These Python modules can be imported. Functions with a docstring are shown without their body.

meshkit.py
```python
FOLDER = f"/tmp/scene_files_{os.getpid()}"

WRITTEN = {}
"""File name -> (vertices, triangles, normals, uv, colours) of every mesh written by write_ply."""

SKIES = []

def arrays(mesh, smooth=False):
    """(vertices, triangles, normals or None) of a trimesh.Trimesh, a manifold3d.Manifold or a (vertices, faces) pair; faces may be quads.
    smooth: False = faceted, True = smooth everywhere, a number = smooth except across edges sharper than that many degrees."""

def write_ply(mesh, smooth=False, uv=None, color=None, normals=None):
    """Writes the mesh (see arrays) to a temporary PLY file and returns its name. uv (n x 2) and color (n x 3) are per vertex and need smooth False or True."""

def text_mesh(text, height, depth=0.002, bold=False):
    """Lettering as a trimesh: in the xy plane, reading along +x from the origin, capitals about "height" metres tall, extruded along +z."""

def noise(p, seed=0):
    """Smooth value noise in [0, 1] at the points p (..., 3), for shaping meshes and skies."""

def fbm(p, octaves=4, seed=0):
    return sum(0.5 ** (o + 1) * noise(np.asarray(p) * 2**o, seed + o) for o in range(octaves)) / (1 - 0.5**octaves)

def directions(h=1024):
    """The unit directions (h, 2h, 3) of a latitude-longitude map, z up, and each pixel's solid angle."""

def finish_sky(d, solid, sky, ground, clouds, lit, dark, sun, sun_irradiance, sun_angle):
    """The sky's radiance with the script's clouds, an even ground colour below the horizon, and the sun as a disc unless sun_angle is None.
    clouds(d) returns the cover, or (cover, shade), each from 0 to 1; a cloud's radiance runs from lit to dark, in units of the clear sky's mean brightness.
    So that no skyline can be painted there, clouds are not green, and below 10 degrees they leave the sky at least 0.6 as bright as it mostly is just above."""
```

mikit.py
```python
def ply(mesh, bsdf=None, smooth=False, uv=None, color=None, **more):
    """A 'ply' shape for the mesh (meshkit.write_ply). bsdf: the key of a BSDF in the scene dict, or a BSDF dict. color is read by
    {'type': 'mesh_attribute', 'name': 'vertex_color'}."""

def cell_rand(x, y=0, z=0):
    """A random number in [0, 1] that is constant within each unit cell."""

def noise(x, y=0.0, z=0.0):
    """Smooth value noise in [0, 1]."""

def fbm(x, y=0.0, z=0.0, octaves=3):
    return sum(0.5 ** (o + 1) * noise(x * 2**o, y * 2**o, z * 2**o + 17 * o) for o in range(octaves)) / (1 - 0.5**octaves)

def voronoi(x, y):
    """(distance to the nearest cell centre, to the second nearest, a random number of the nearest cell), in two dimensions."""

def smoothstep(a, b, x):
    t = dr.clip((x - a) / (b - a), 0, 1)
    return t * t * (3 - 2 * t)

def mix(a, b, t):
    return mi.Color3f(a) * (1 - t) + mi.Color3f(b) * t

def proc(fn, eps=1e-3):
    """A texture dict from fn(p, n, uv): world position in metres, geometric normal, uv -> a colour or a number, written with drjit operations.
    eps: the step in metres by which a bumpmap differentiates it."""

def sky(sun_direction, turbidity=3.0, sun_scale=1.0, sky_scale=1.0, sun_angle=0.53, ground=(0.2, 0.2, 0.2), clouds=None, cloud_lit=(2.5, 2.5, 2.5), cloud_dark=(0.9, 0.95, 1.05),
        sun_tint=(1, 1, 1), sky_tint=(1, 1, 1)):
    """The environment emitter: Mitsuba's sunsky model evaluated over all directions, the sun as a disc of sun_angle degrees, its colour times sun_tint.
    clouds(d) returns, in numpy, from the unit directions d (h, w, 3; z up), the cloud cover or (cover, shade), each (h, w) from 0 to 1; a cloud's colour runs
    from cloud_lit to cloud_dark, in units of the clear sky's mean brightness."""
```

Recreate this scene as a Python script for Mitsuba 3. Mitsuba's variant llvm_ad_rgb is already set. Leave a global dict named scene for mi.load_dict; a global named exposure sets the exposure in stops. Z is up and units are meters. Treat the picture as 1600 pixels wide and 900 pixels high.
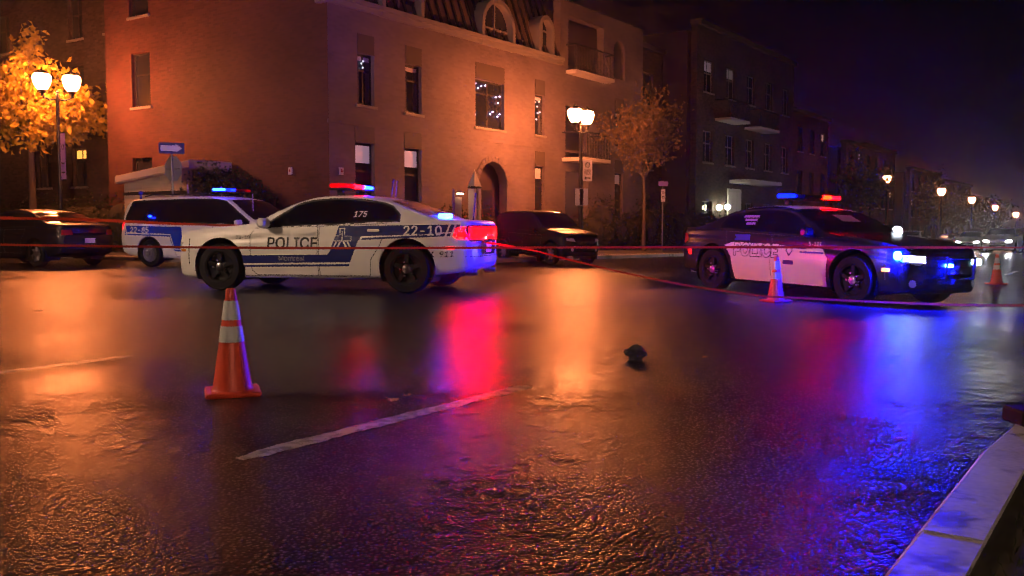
import math, random
import numpy as np, trimesh, manifold3d, shapely
import shapely.geometry as sg
from shapely import affinity
from scipy.interpolate import PchipInterpolator, LinearNDInterpolator
import drjit as dr, mitsuba as mi, mikit, meshkit
from mikit import proc, fbm as tfbm, noise as tnoise, voronoi, smoothstep, mix, cell_rand

T = mi.ScalarTransform4f
rng = np.random.default_rng(7)
random.seed(7)
scene, labels = {}, {}

# ------------------------------------------------------------------ camera, sky, exposure
F_PX, CAM_H = 1450.0, 1.04
PITCH = math.atan(98 / F_PX)
exposure = 3.5
DIM = 2.0 ** -exposure      # lamps below are given as they look after the exposure
scene['camera'] = {'type': 'perspective', 'fov': math.degrees(2 * math.atan(800 / F_PX)), 'fov_axis': 'x', 'near_clip': 0.05, 'far_clip': 2500.0,
                   'to_world': T().look_at(origin=[0, 0, CAM_H], target=[0, math.cos(PITCH), CAM_H - math.sin(PITCH)], up=[0, 0, 1])}
scene['sky'] = mikit.sky((0.3, 0.9, 0.12), turbidity=3, sun_scale=0.0, sky_scale=0.006 * DIM, sky_tint=(0.6, 0.42, 1.9), ground=(0.05, 0.05, 0.05))
scene['sky']['sampling_weight'] = 3.0
SODIUM = np.array([1.0, 0.245, 0.07])
RED, BLUE = np.array([1.0, 0.0005, 0.0015]), np.array([0.0008, 0.005, 1.0])
G_LAMP, G_WHITE = 350.0, 760.0        # globes of the orange lamps; the white lamp on the near corner

# street axes: D runs along the street (away, to the right), N across it (to the left)
D = np.array([0.566, 0.824, 0.0]); D /= np.linalg.norm(D)
N = np.array([-D[1], D[0], 0.0])
Z = np.array([0, 0, 1.0])


def nd(n, d, z=0.0):
    return n * N + d * D + z * Z


def gz(x, y):
    """Height of the street surface: it falls to the right and, further off, away along the street."""
    x, y = np.asarray(x, float), np.asarray(y, float)
    s = np.where(x < 1.0, np.where(x < -1, 0, (x + 1) ** 2 / 4), x)
    s = np.minimum(s, 14.0)
    dd = np.clip(x * D[0] + y * D[1] - 50, 0, 160)
    return -0.025 * s - 0.022 * dd


def gnd(n, d):
    p = nd(n, d)
    return float(gz(p[0], p[1]))


# ------------------------------------------------------------------ bookkeeping
taken = {}


def numbered(base):
    k = taken.get(base, -1) + 1
    taken[base] = k
    return base if k == 0 else f'{base}_{k:03d}'


def tag(key, label, cat=None, group=None, kind=None):
    e = {'label': label} if label else {}
    if cat: e['category'] = cat
    if group: e['group'] = group
    if kind: e['kind'] = kind
    labels[key] = e
    return key


def thing(name, label, cat, group=None):
    return tag(numbered(name), label, cat, group)


def light(rgb, w=1.0):
    return {'type': 'area', 'radiance': {'type': 'rgb', 'value': [float(c) * DIM for c in rgb]}, 'sampling_weight': float(w)}


def obj(name, mesh, bsdf, parent=None, smooth=False, M=None, emit=None, w=1.0, plydict=None, label=None, kind=None):
    key = numbered(parent + '__' + name if parent else name)
    d = dict(plydict) if plydict is not None else mikit.ply(mesh, bsdf, smooth=smooth)
    if M is not None: d['to_world'] = T(np.asarray(M, float).tolist())
    if emit is not None: d['emitter'] = light(emit, w)
    scene[key] = d
    if label or kind:
        labels[key] = {k: v for k, v in (('label', label), ('kind', kind)) if v}
    return key


def struct(name, mesh, bsdf, smooth=False, parent=None):
    key = obj(name, mesh, bsdf, parent, smooth)
    if not parent: labels[key] = {'kind': 'structure'}
    return key


# ------------------------------------------------------------------ materials
def rgb(*c): return {'type': 'rgb', 'value': list(map(float, c))}
def P(col, rough=0.5, **k):
    base = col if isinstance(col, dict) else rgb(*col)
    return {'type': 'twosided', 'bsdf': {'type': 'principled', 'base_color': base, 'roughness': rough if isinstance(rough, dict) else float(rough), **k}}
def bump(inner, fn, scale, eps=1e-3):
    return {'type': 'twosided', 'bsdf': {'type': 'bumpmap', 'arbitrary': proc(fn, eps), 'scale': float(scale), 'bsdf': inner['bsdf']}}


def tex_sd(p):
    """street coordinates of a point inside a texture"""
    return p.x * float(N[0]) + p.y * float(N[1]), p.x * float(D[0]) + p.y * float(D[1])


def asphalt_wet(p):
    n, d = tex_sd(p)
    return smoothstep(0.40, 0.62, tfbm(n * 0.55, d * 0.22, 3.0, 4))


def asphalt_crack(p):
    n, d = tex_sd(p)
    wob = (tfbm(n * 1.3, d * 1.3, 9.0, 3) - 0.5) * 0.5
    a, b, _ = voronoi(n * 0.22 + wob * 0.5, d * 0.13 + wob)
    crack = (1 - smoothstep(0.004, 0.016, b - a)) * smoothstep(0.5, 0.7, tfbm(n * 0.3, d * 0.3, 6.0, 2)) * 0.6
    seam = 1 - smoothstep(0.012, 0.03, dr.abs(n - 5.0 + wob * 0.15))
    seam2 = 1 - smoothstep(0.012, 0.03, dr.abs(n - 9.1 + wob * 0.2))
    return dr.maximum(crack, dr.maximum(seam, seam2) * 0.5 * smoothstep(0.45, 0.6, tfbm(n * 0.2, d * 0.35, 8.0, 2)))


def asphalt_stones(p):
    a, b, c = voronoi(p.x * 64, p.y * 64)
    return (1 - smoothstep(0.05, 0.62, a)), c


def asphalt_col(p, n, uv):
    st, c = asphalt_stones(p)
    t = tfbm(p.x * 0.7, p.y * 0.7, 2.0, 3)
    base = mix([0.006, 0.006, 0.007], [0.016, 0.015, 0.015], t)
    return mix(base, mix([0.02, 0.02, 0.02], [0.10, 0.095, 0.09], c * c), st) * (1 - 0.7 * asphalt_crack(p))


def asphalt_dry(p, n, uv):
    return dr.clip(1.0 - asphalt_wet(p) + asphalt_crack(p), 0, 1)


def asphalt_h(p, n, uv):
    st, c = asphalt_stones(p)
    grain = (0.35 + 0.9 * c) * st + 0.35 * tnoise(p.x * 160, p.y * 160, 4.0)
    return grain * (1.0 - 0.6 * asphalt_wet(p)) - 2.0 * asphalt_crack(p)


def wet(col, scale, a0=0.045, a1=0.085):
    side = lambda a: {'type': 'roughplastic', 'distribution': 'beckmann', 'alpha': a, 'int_ior': 1.45, 'diffuse_reflectance': proc(col), 'nonlinear': False}
    return {'type': 'twosided', 'bsdf': {'type': 'bumpmap', 'arbitrary': proc(asphalt_h, 0.0012), 'scale': scale,
            'bsdf': {'type': 'blendbsdf', 'weight': proc(asphalt_dry), 'bsdf_0': side(a0), 'bsdf_1': side(a1)}}}
scene['m_asphalt'] = wet(asphalt_col, 0.0030)
def paint_col(p, n, uv):
    w = smoothstep(0.42, 0.66, tfbm(p.x * 22, p.y * 22, 3.0, 4))
    return mix([0.42, 0.40, 0.37], [0.17, 0.16, 0.15], w * 0.8)
scene['m_marking'] = wet(paint_col, 0.0016)
def conc_col(p, n, uv):
    t = tfbm(p.x * 2.2, p.y * 2.2, p.z * 2, 4); s = tnoise(p.x * 60, p.y * 60, p.z * 60)
    return mix([0.26, 0.25, 0.24], [0.56, 0.54, 0.52], 0.7 * t + 0.3 * s) * (1 - 0.65 * smoothstep(0.56, 0.72, tfbm(p.x * 5, p.y * 5, 31.0, 4)))
def conc_h(p, n, uv): return tfbm(p.x * 30, p.y * 30, p.z * 30, 3)
scene['m_concrete'] = bump(P(proc(conc_col), 0.42), conc_h, 0.0022, 0.002)
def side_col(p, n, uv): return mix([0.05, 0.05, 0.05], [0.13, 0.125, 0.12], tfbm(p.x * 1.1, p.y * 1.1, 0, 4))
scene['m_sidewalk'] = bump(P(proc(side_col), 0.5), conc_h, 0.003, 0.002)
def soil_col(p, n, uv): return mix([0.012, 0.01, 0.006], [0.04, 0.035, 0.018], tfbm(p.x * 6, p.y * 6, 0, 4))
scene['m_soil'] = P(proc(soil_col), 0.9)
scene['m_grass'] = P((0.018, 0.024, 0.008), 0.8, specular=0.1)


def brick(cA, cB, mortar):
    def col(p, n, uv):
        s = dr.select(dr.abs(n.x * float(D[0]) + n.y * float(D[1])) > 0.7, p.x * float(N[0]) + p.y * float(N[1]), p.x * float(D[0]) + p.y * float(D[1]))
        row = dr.floor(p.z / 0.076)
        s = s / 0.215 + 0.5 * (row - 2 * dr.floor(row / 2))
        r = cell_rand(dr.floor(s), row, 1)
        fx, fz = s - dr.floor(s), p.z / 0.076 - row
        m = dr.maximum(1 - smoothstep(0.02, 0.06, dr.minimum(fx, 1 - fx)), 1 - smoothstep(0.06, 0.16, dr.minimum(fz, 1 - fz)))
        dirt = tfbm(p.x * 0.5, p.y * 0.5, p.z * 0.5, 4)
        return mix(mix(cA, cB, r), mortar, m * 0.35) * (0.45 + 1.1 * dirt)
    return proc(col)
scene['m_brick_tan'] = P(brick([0.142, 0.104, 0.106], [0.166, 0.122, 0.124], [0.155, 0.12, 0.12]), 0.75)
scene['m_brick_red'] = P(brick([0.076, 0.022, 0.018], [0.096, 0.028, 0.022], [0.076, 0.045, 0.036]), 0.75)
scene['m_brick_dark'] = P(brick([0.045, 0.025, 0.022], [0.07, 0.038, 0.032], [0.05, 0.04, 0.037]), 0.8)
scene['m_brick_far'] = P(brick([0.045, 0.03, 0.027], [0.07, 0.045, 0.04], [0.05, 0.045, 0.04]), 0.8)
scene['m_stone'] = P((0.22, 0.19, 0.17), 0.6)
scene['m_stone_dark'] = P((0.085, 0.06, 0.052), 0.7)
scene['m_pale'] = P((0.55, 0.5, 0.46), 0.55)
scene['m_roof_metal'] = P((0.16, 0.13, 0.12), 0.45, metallic=0.3)
scene['m_roof_pale'] = P((0.12, 0.085, 0.07), 0.5)
scene['m_frame_dark'] = P((0.035, 0.03, 0.03), 0.4)
scene['m_frame_pale'] = P((0.20, 0.18, 0.17), 0.45)
scene['m_pane'] = P((0.018, 0.020, 0.030), 0.06, specular=0.7)
scene['m_curtain'] = P((0.07, 0.065, 0.08), 0.8)
scene['m_blind'] = P((0.62, 0.56, 0.54), 0.6)
scene['m_door_dark'] = P((0.06, 0.035, 0.04), 0.5)
def wood_col(p, n, uv):
    return mix([0.46, 0.34, 0.24], [0.70, 0.55, 0.40], tfbm(p.x * 1.5 + p.y * 1.2, p.z * 14, 2, 3))
scene['m_wood'] = P(proc(wood_col), 0.65)
scene['m_iron'] = P((0.02, 0.02, 0.022), 0.35, metallic=0.2)
scene['m_globe'] = P((0.8, 0.78, 0.7), 0.3)
scene['m_sign_white'] = P((0.72, 0.72, 0.76), 0.4)
scene['m_sign_back'] = P((0.40, 0.40, 0.43), 0.4, metallic=0.4)
scene['m_sign_blue'] = P((0.02, 0.03, 0.16), 0.4)
scene['m_sign_purple'] = P((0.28, 0.18, 0.6), 0.4)
scene['m_ink'] = P((0.01, 0.01, 0.012), 0.5)
scene['m_post'] = P((0.18, 0.18, 0.19), 0.4, metallic=0.5)
scene['m_car_white'] = P((0.74, 0.73, 0.71), 0.32, clearcoat=0.8, clearcoat_gloss=0.93)
scene['m_car_black'] = P((0.007, 0.007, 0.012), 0.3, specular=0.3, clearcoat=0.6, clearcoat_gloss=0.97)
scene['m_car_matt'] = P((0.005, 0.008, 0.008), 0.3, specular=0.12)
scene['m_car_grey'] = P((0.05, 0.052, 0.055), 0.3, clearcoat=1.0, clearcoat_gloss=0.95)
scene['m_car_silver'] = P((0.35, 0.36, 0.38), 0.3, clearcoat=1.0, metallic=0.4)
scene['m_blue_vinyl'] = P((0.006, 0.014, 0.13), 0.35, clearcoat=0.5)
scene['m_blue_vinyl_bright'] = P((0.01, 0.04, 0.42), 0.35, clearcoat=0.5)
scene['m_white_vinyl'] = P((0.75, 0.75, 0.76), 0.35)
scene['m_grey_vinyl'] = P((0.30, 0.32, 0.38), 0.4)
scene['m_glass'] = P((0.006, 0.006, 0.009), 0.05, specular=0.6)
scene['m_trim'] = P((0.015, 0.015, 0.016), 0.5)
scene['m_seam'] = P((0.05, 0.05, 0.05), 0.6)
scene['m_tyre'] = P((0.009, 0.009, 0.01), 0.75, specular=0.2)
scene['m_steel_black'] = P((0.008, 0.008, 0.009), 0.6, specular=0.2)
scene['m_chrome'] = P((0.75, 0.75, 0.77), 0.16, metallic=1.0)
scene['m_alloy'] = P((0.42, 0.42, 0.44), 0.3, metallic=0.8)
scene['m_lens_clear'] = P((0.35, 0.35, 0.38), 0.1, specular=0.7)
scene['m_lens_red'] = P((0.30, 0.008, 0.01), 0.12, specular=0.6)
scene['m_lens_blue'] = P((0.01, 0.02, 0.35), 0.12, specular=0.6)
scene['m_lens_amber'] = P((0.6, 0.22, 0.02), 0.15)
scene['m_cone'] = P((0.72, 0.075, 0.03), 0.42)
scene['m_cone_band'] = P((0.62, 0.62, 0.60), 0.35)
scene['m_tape'] = {'type': 'principledthin', 'base_color': rgb(0.42, 0.05, 0.015), 'roughness': 0.35, 'diff_trans': 0.9, 'spec_trans': 0.0}
scene['m_bark'] = P((0.09, 0.065, 0.05), 0.85)


def leafmat(a, b, trans=0.8):
    def col(p, n, uv):
        return mix(a, b, cell_rand(dr.floor(p.x * 9), dr.floor(p.y * 9), dr.floor(p.z * 9)))
    return {'type': 'principledthin', 'base_color': proc(col), 'roughness': 0.5, 'diff_trans': trans, 'spec_trans': 0.0}
scene['m_leaf_yellow'] = leafmat([0.40, 0.26, 0.04], [0.60, 0.44, 0.06])
scene['m_leaf_brown'] = leafmat([0.15, 0.09, 0.04], [0.30, 0.19, 0.08])
scene['m_leaf_hedge'] = leafmat([0.02, 0.025, 0.012], [0.06, 0.065, 0.03])
scene['m_leaf_far'] = leafmat([0.06, 0.055, 0.03], [0.14, 0.11, 0.05])
scene['m_leaf_fallen'] = P((0.40, 0.22, 0.06), 0.5)
scene['m_rubbish'] = P((0.012, 0.012, 0.014), 0.45)
scene['m_maroon'] = P((0.016, 0.005, 0.008), 0.55, specular=0.25)

# ------------------------------------------------------------------ mesh helpers
cat = trimesh.util.concatenate


def mesh(v, f):
    return trimesh.Trimesh(np.asarray(v, float), np.asarray(f, int), process=False)


def box(x0, x1, y0, y1, z0, z1):
    b = trimesh.creation.box(extents=[x1 - x0, y1 - y0, z1 - z0])
    b.apply_translation([(x0 + x1) / 2, (y0 + y1) / 2, (z0 + z1) / 2])
    return b


def bev(x0, x1, y0, y1, z0, z1, r=0.01):
    """A box with bevelled edges."""
    pts = []
    for sx in (0, 1):
        for sy in (0, 1):
            for sz in (0, 1):
                X, Y, Zz = (x1 if sx else x0), (y1 if sy else y0), (z1 if sz else z0)
                dx, dy, dz = (-r if sx else r), (-r if sy else r), (-r if sz else r)
                pts += [(X, Y + dy, Zz + dz), (X + dx, Y, Zz + dz), (X + dx, Y + dy, Zz)]
    return trimesh.convex.convex_hull(np.array(pts))


def frame_box(O, S, W, s0, s1, z0, z1, w0, w1):
    """A box in a facade's frame: s along it, z up, w outwards."""
    b = box(s0, s1, z0, z1, w0, w1)
    M = np.eye(4); M[:3, 0] = S; M[:3, 1] = Z; M[:3, 2] = W; M[:3, 3] = O
    b.apply_transform(M)
    return b


class Facade:
    def __init__(self, O, S, W):
        self.O, self.S, self.W = np.asarray(O, float), np.asarray(S, float), np.asarray(W, float)
        self.M = np.eye(4); self.M[:3, 0] = self.S; self.M[:3, 1] = Z; self.M[:3, 2] = self.W; self.M[:3, 3] = self.O

    def box(self, s0, s1, z0, z1, w0, w1): return frame_box(self.O, self.S, self.W, s0, s1, z0, z1, w0, w1)

    def prism(self, poly, w0, w1):
        polys = getattr(poly, 'geoms', [poly])
        out = []
        for g in polys:
            m = trimesh.creation.extrude_polygon(g, w1 - w0, engine='earcut'); m.apply_translation([0, 0, w0]); m.apply_transform(self.M); out.append(m)
        return cat(out)


def tube(pts, radii, sides=8, caps=True):
    p = np.asarray(pts, float); k = len(p)
    r = np.broadcast_to(np.asarray(radii, float), (k,))
    t = np.gradient(p, axis=0); t /= np.linalg.norm(t, axis=1, keepdims=True) + 1e-12
    ref = np.array([0.31, 0.95, 0.02]) if abs(t[0][2]) > 0.8 else Z
    a = np.cross(t, ref); a /= np.linalg.norm(a, axis=1, keepdims=True); b = np.cross(t, a)
    an = np.arange(sides) * 2 * np.pi / sides
    v = (p[:, None] + r[:, None, None] * (np.cos(an)[None, :, None] * a[:, None] + np.sin(an)[None, :, None] * b[:, None])).reshape(-1, 3)
    f = []
    for i in range(k - 1):
        for j in range(sides):
            q = i * sides + j, i * sides + (j + 1) % sides, (i + 1) * sides + (j + 1) % sides, (i + 1) * sides + j
            f += [(q[0], q[1], q[2]), (q[0], q[2], q[3])]
    if caps:
        v = np.vstack([v, p[0], p[-1]]); n = k * sides
        for j in range(sides):
            f += [(n, (j + 1) % sides, j), (n + 1, n - sides + j, n - sides + (j + 1) % sides)]
    return mesh(v, f)


def lathe(prof, sides=24):
    """prof: (r, z) pairs from bottom to top, about z."""
    m = trimesh.creation.revolve(np.array(prof, float), sections=sides)
    m.fix_normals()
    return m


def sheet(poly, fz, cell, skirt=None):
    """A polygon in (n, d) laid on the ground: fz(n, d) gives the height."""
    v, f = clip_tri(poly, cell)
    out = np.array([nd(a, b, fz(a, b)) for a, b in v])
    m = mesh(out, f)
    up = m.face_normals[:, 2].mean() > 0
    return m if up else mesh(out, np.asarray(f)[:, ::-1])


def clip_tri(poly, cell):
    """Triangulates a polygon after cutting it along a grid, so that it can be bent."""
    V, Fc = [], []
    x0, y0, x1, y1 = poly.bounds
    xs = np.arange(math.floor(x0 / cell) * cell, x1 + cell, cell); ys = np.arange(math.floor(y0 / cell) * cell, y1 + cell, cell)
    shapely.prepare(poly)
    for a in xs[:-1] if len(xs) > 1 else xs:
        for b in ys[:-1] if len(ys) > 1 else ys:
            c = sg.box(a, b, a + cell, b + cell)
            if poly.contains(c):
                k = len(V); V += [(a, b), (a + cell, b), (a + cell, b + cell), (a, b + cell)]; Fc += [(k, k + 1, k + 2), (k, k + 2, k + 3)]
                continue
            g = poly.intersection(c)
            for h in getattr(g, 'geoms', [g]):
                if h.geom_type != 'Polygon' or h.area < 1e-7: continue
                tv, tf = trimesh.creation.triangulate_polygon(h, engine='earcut')
                k = len(V); V += [tuple(q) for q in tv]
                for t in tf:
                    A, B, C = tv[t[0]], tv[t[1]], tv[t[2]]
                    s = (B[0] - A[0]) * (C[1] - A[1]) - (B[1] - A[1]) * (C[0] - A[0])
                    Fc.append(tuple(k + np.array(t if s > 0 else t[::-1])))
    return np.array(V), np.array(Fc)


def leaves(points, size, seed, up=0.3, aspect=0.6):
    """A folded four-cornered leaf at each point."""
    r = np.random.default_rng(seed); n = len(points)
    a = r.normal(size=(n, 3)); a[:, 2] -= up; a /= np.linalg.norm(a, axis=1, keepdims=True)
    b = np.cross(a, r.normal(size=(n, 3))); b /= np.linalg.norm(b, axis=1, keepdims=True)
    c = np.cross(a, b); s = size * r.uniform(0.6, 1.3, (n, 1))
    v = np.stack([points, points + a * s * 0.5 + b * s * aspect * 0.5 + c * s * 0.12, points + a * s, points + a * s * 0.5 - b * s * aspect * 0.5 + c * s * 0.12], 1).reshape(-1, 3)
    i = np.arange(n)[:, None] * 4
    return mesh(v, np.vstack([i + [0, 1, 2], i + [0, 2, 3]]))

# ------------------------------------------------------------------ the ground
def graded(lo, hi, near_lo, near_hi, step):
    a = list(np.arange(near_lo, near_hi + 1e-6, step))
    s, x = step, near_hi
    while x < hi: s *= 1.35; x += s; a.append(min(x, hi))
    s, x = step, near_lo
    while x > lo: s *= 1.35; x -= s; a.insert(0, max(x, lo))
    return np.array(a)
gx, gy = graded(-900, 900, -14, 26, 1.0), graded(-300, 1800, -4, 40, 1.0)
X, Y = np.meshgrid(gx, gy, indexing='ij')
vv = np.stack([X, Y, gz(X, Y)], -1).reshape(-1, 3)
i, j = np.meshgrid(np.arange(len(gx) - 1), np.arange(len(gy) - 1), indexing='ij')
q = np.stack([i * len(gy) + j, (i + 1) * len(gy) + j, (i + 1) * len(gy) + j + 1, i * len(gy) + j + 1], -1).reshape(-1, 4)
road = struct('road', (vv, q), 'm_asphalt', True)

# the stones of the asphalt stand out as real relief where the street is nearest
def stone_rand(x, y, z):
    x, y = ((v.astype(np.int64) + 1000000) & 0xFFFFFFFF for v in (x, y)); z = (z + 1000000) & 0xFFFFFFFF
    h = (x * 374761393 + y * 668265263 + z * 2147483647) & 0xFFFFFFFF
    h = ((h ^ (h >> 13)) * 1274126177) & 0xFFFFFFFF
    return ((h ^ (h >> 16)) & 0xFFFFFF) / 16777215.0


def stone_height(x, y, k=64.0):
    px, py = x * k, y * k; first, which = np.full(px.shape, 9.0), np.zeros(px.shape)
    for a in (-1, 0, 1):
        for b in (-1, 0, 1):
            cx, cy = np.floor(px) + a, np.floor(py) + b
            d = np.hypot(cx + stone_rand(cx, cy, 1) - px, cy + stone_rand(cx, cy, 2) - py)
            which = np.where(d < first, stone_rand(cx, cy, 3), which); first = np.minimum(first, d)
    t = np.clip((first - 0.05) / 0.7, 0, 1); dome = 1 - t * t * (3 - 2 * t)
    worn = np.clip((meshkit.fbm(np.stack([x * 1.7, y * 1.7, x * 0], -1), 3, 5) - 0.30) / 0.3, 0.5, 1)
    return 0.0035 * (0.25 + 1.0 * which) * dome * worn


def ripple(x, y):
    """uneven wear of the surface, a hand's width across"""
    p3 = lambda k, o: np.stack([x * k, y * k, x * 0 + o], -1)
    a = 0.35 + 0.65 * np.clip((meshkit.fbm(p3(0.45, 2), 3, 9) - 0.35) / 0.3, 0, 1)
    return a * (0.0042 * (meshkit.noise(p3(10, 3), 8) - 0.5) + 0.0042 * (meshkit.noise(p3(24, 5), 12) - 0.5))


def patch_height(x, y, x0, x1, y0, y1, stones):
    edge = np.minimum.reduce([x - x0, x1 - x, y - y0, y1 - y]); fade = np.clip(edge / 0.2, 0, 1)
    return gz(x, y) + (0.0035 + ripple(x, y) + (stone_height(x, y) if stones else 0.0012)) * fade - 0.002 * (1 - fade)
CLOSE, NEAR, MID = (-2.4, 2.4, 2.2, 4.0), (-3.3, 3.3, 3.7, 5.9), (-7.6, 7.6, 5.6, 13.0)
for (x0, x1, y0, y1), step, st in ((CLOSE, 0.0054, True), (NEAR, 0.0085, True), (MID, 0.021, False)):
    sx, sy_ = np.arange(x0, x1, step), np.arange(y0, y1, step)
    X, Y = np.meshgrid(sx, sy_, indexing='ij')
    vv = np.stack([X, Y, patch_height(X, Y, x0, x1, y0, y1, st)], -1).reshape(-1, 3)
    i, j = np.meshgrid(np.arange(len(sx) - 1), np.arange(len(sy_) - 1), indexing='ij')
    q = np.stack([i * len(sy_) + j, (i + 1) * len(sy_) + j, (i + 1) * len(sy_) + j + 1, i * len(sy_) + j + 1], -1).reshape(-1, 4)
    obj('coarse_surface', (vv, q), 'm_asphalt', road, True, kind='stuff')

# painted dashes between the lanes (ragged ends and edges)
def dash(n0, d0, d1, w=0.118):
    ds = np.arange(d0, d1, 0.06)
    e = lambda s: n0 + s * w / 2 + 0.010 * (meshkit.noise(np.stack([ds * 9, ds * 0 + s * 5 + n0, ds * 0], -1)) - 0.5) * 2
    a, b = e(1), e(-1)
    taper = np.clip(np.minimum(ds - d0, d1 - ds) / 0.12, 0.45, 1)
    mid = (a + b) / 2
    poly = sg.Polygon(list(zip(mid + (a - mid) * taper, ds)) + list(zip(mid + (b - mid) * taper, ds))[::-1]).buffer(0)
    if d1 > 8: return obj('lane_marking', sheet(poly, lambda n, d: gnd(n, d) + 0.004, 0.25), 'm_marking', road)
    v, f = clip_tri(poly, 0.018); w3 = v[:, :1] * N + v[:, 1:] * D
    hs = [np.where((w3[:, 0] > b[0]) & (w3[:, 0] < b[1]) & (w3[:, 1] > b[2]) & (w3[:, 1] < b[3]), patch_height(w3[:, 0], w3[:, 1], *b, b is not MID), -9) for b in (CLOSE, NEAR, MID)]
    w3[:, 2] = np.maximum.reduce(hs + [gz(w3[:, 0], w3[:, 1])]) + 0.0012
    return obj('lane_marking', mesh(w3, f), 'm_marking', road, True)
dash(3.30, 2.66, 5.05)
dash(6.64, 0.9, 4.32)
for d0 in (20.0, 29.0, 38.0): dash(3.30, d0, d0 + 3.0, 0.12)
for d0 in (24.0, 33.0, 42.0): dash(6.64, d0, d0 + 3.0, 0.12)

def rounded_corner(n, d, r, quad):
    """points of an arc round the corner (n, d); quad gives the two signs of the block's inside"""
    c = np.array([n + quad[0] * r, d + quad[1] * r]); t = np.linspace(0, np.pi / 2, 9)
    return [(c[0] - quad[0] * r * np.cos(a), c[1] - quad[1] * r * np.sin(a)) for a in t]

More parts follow.
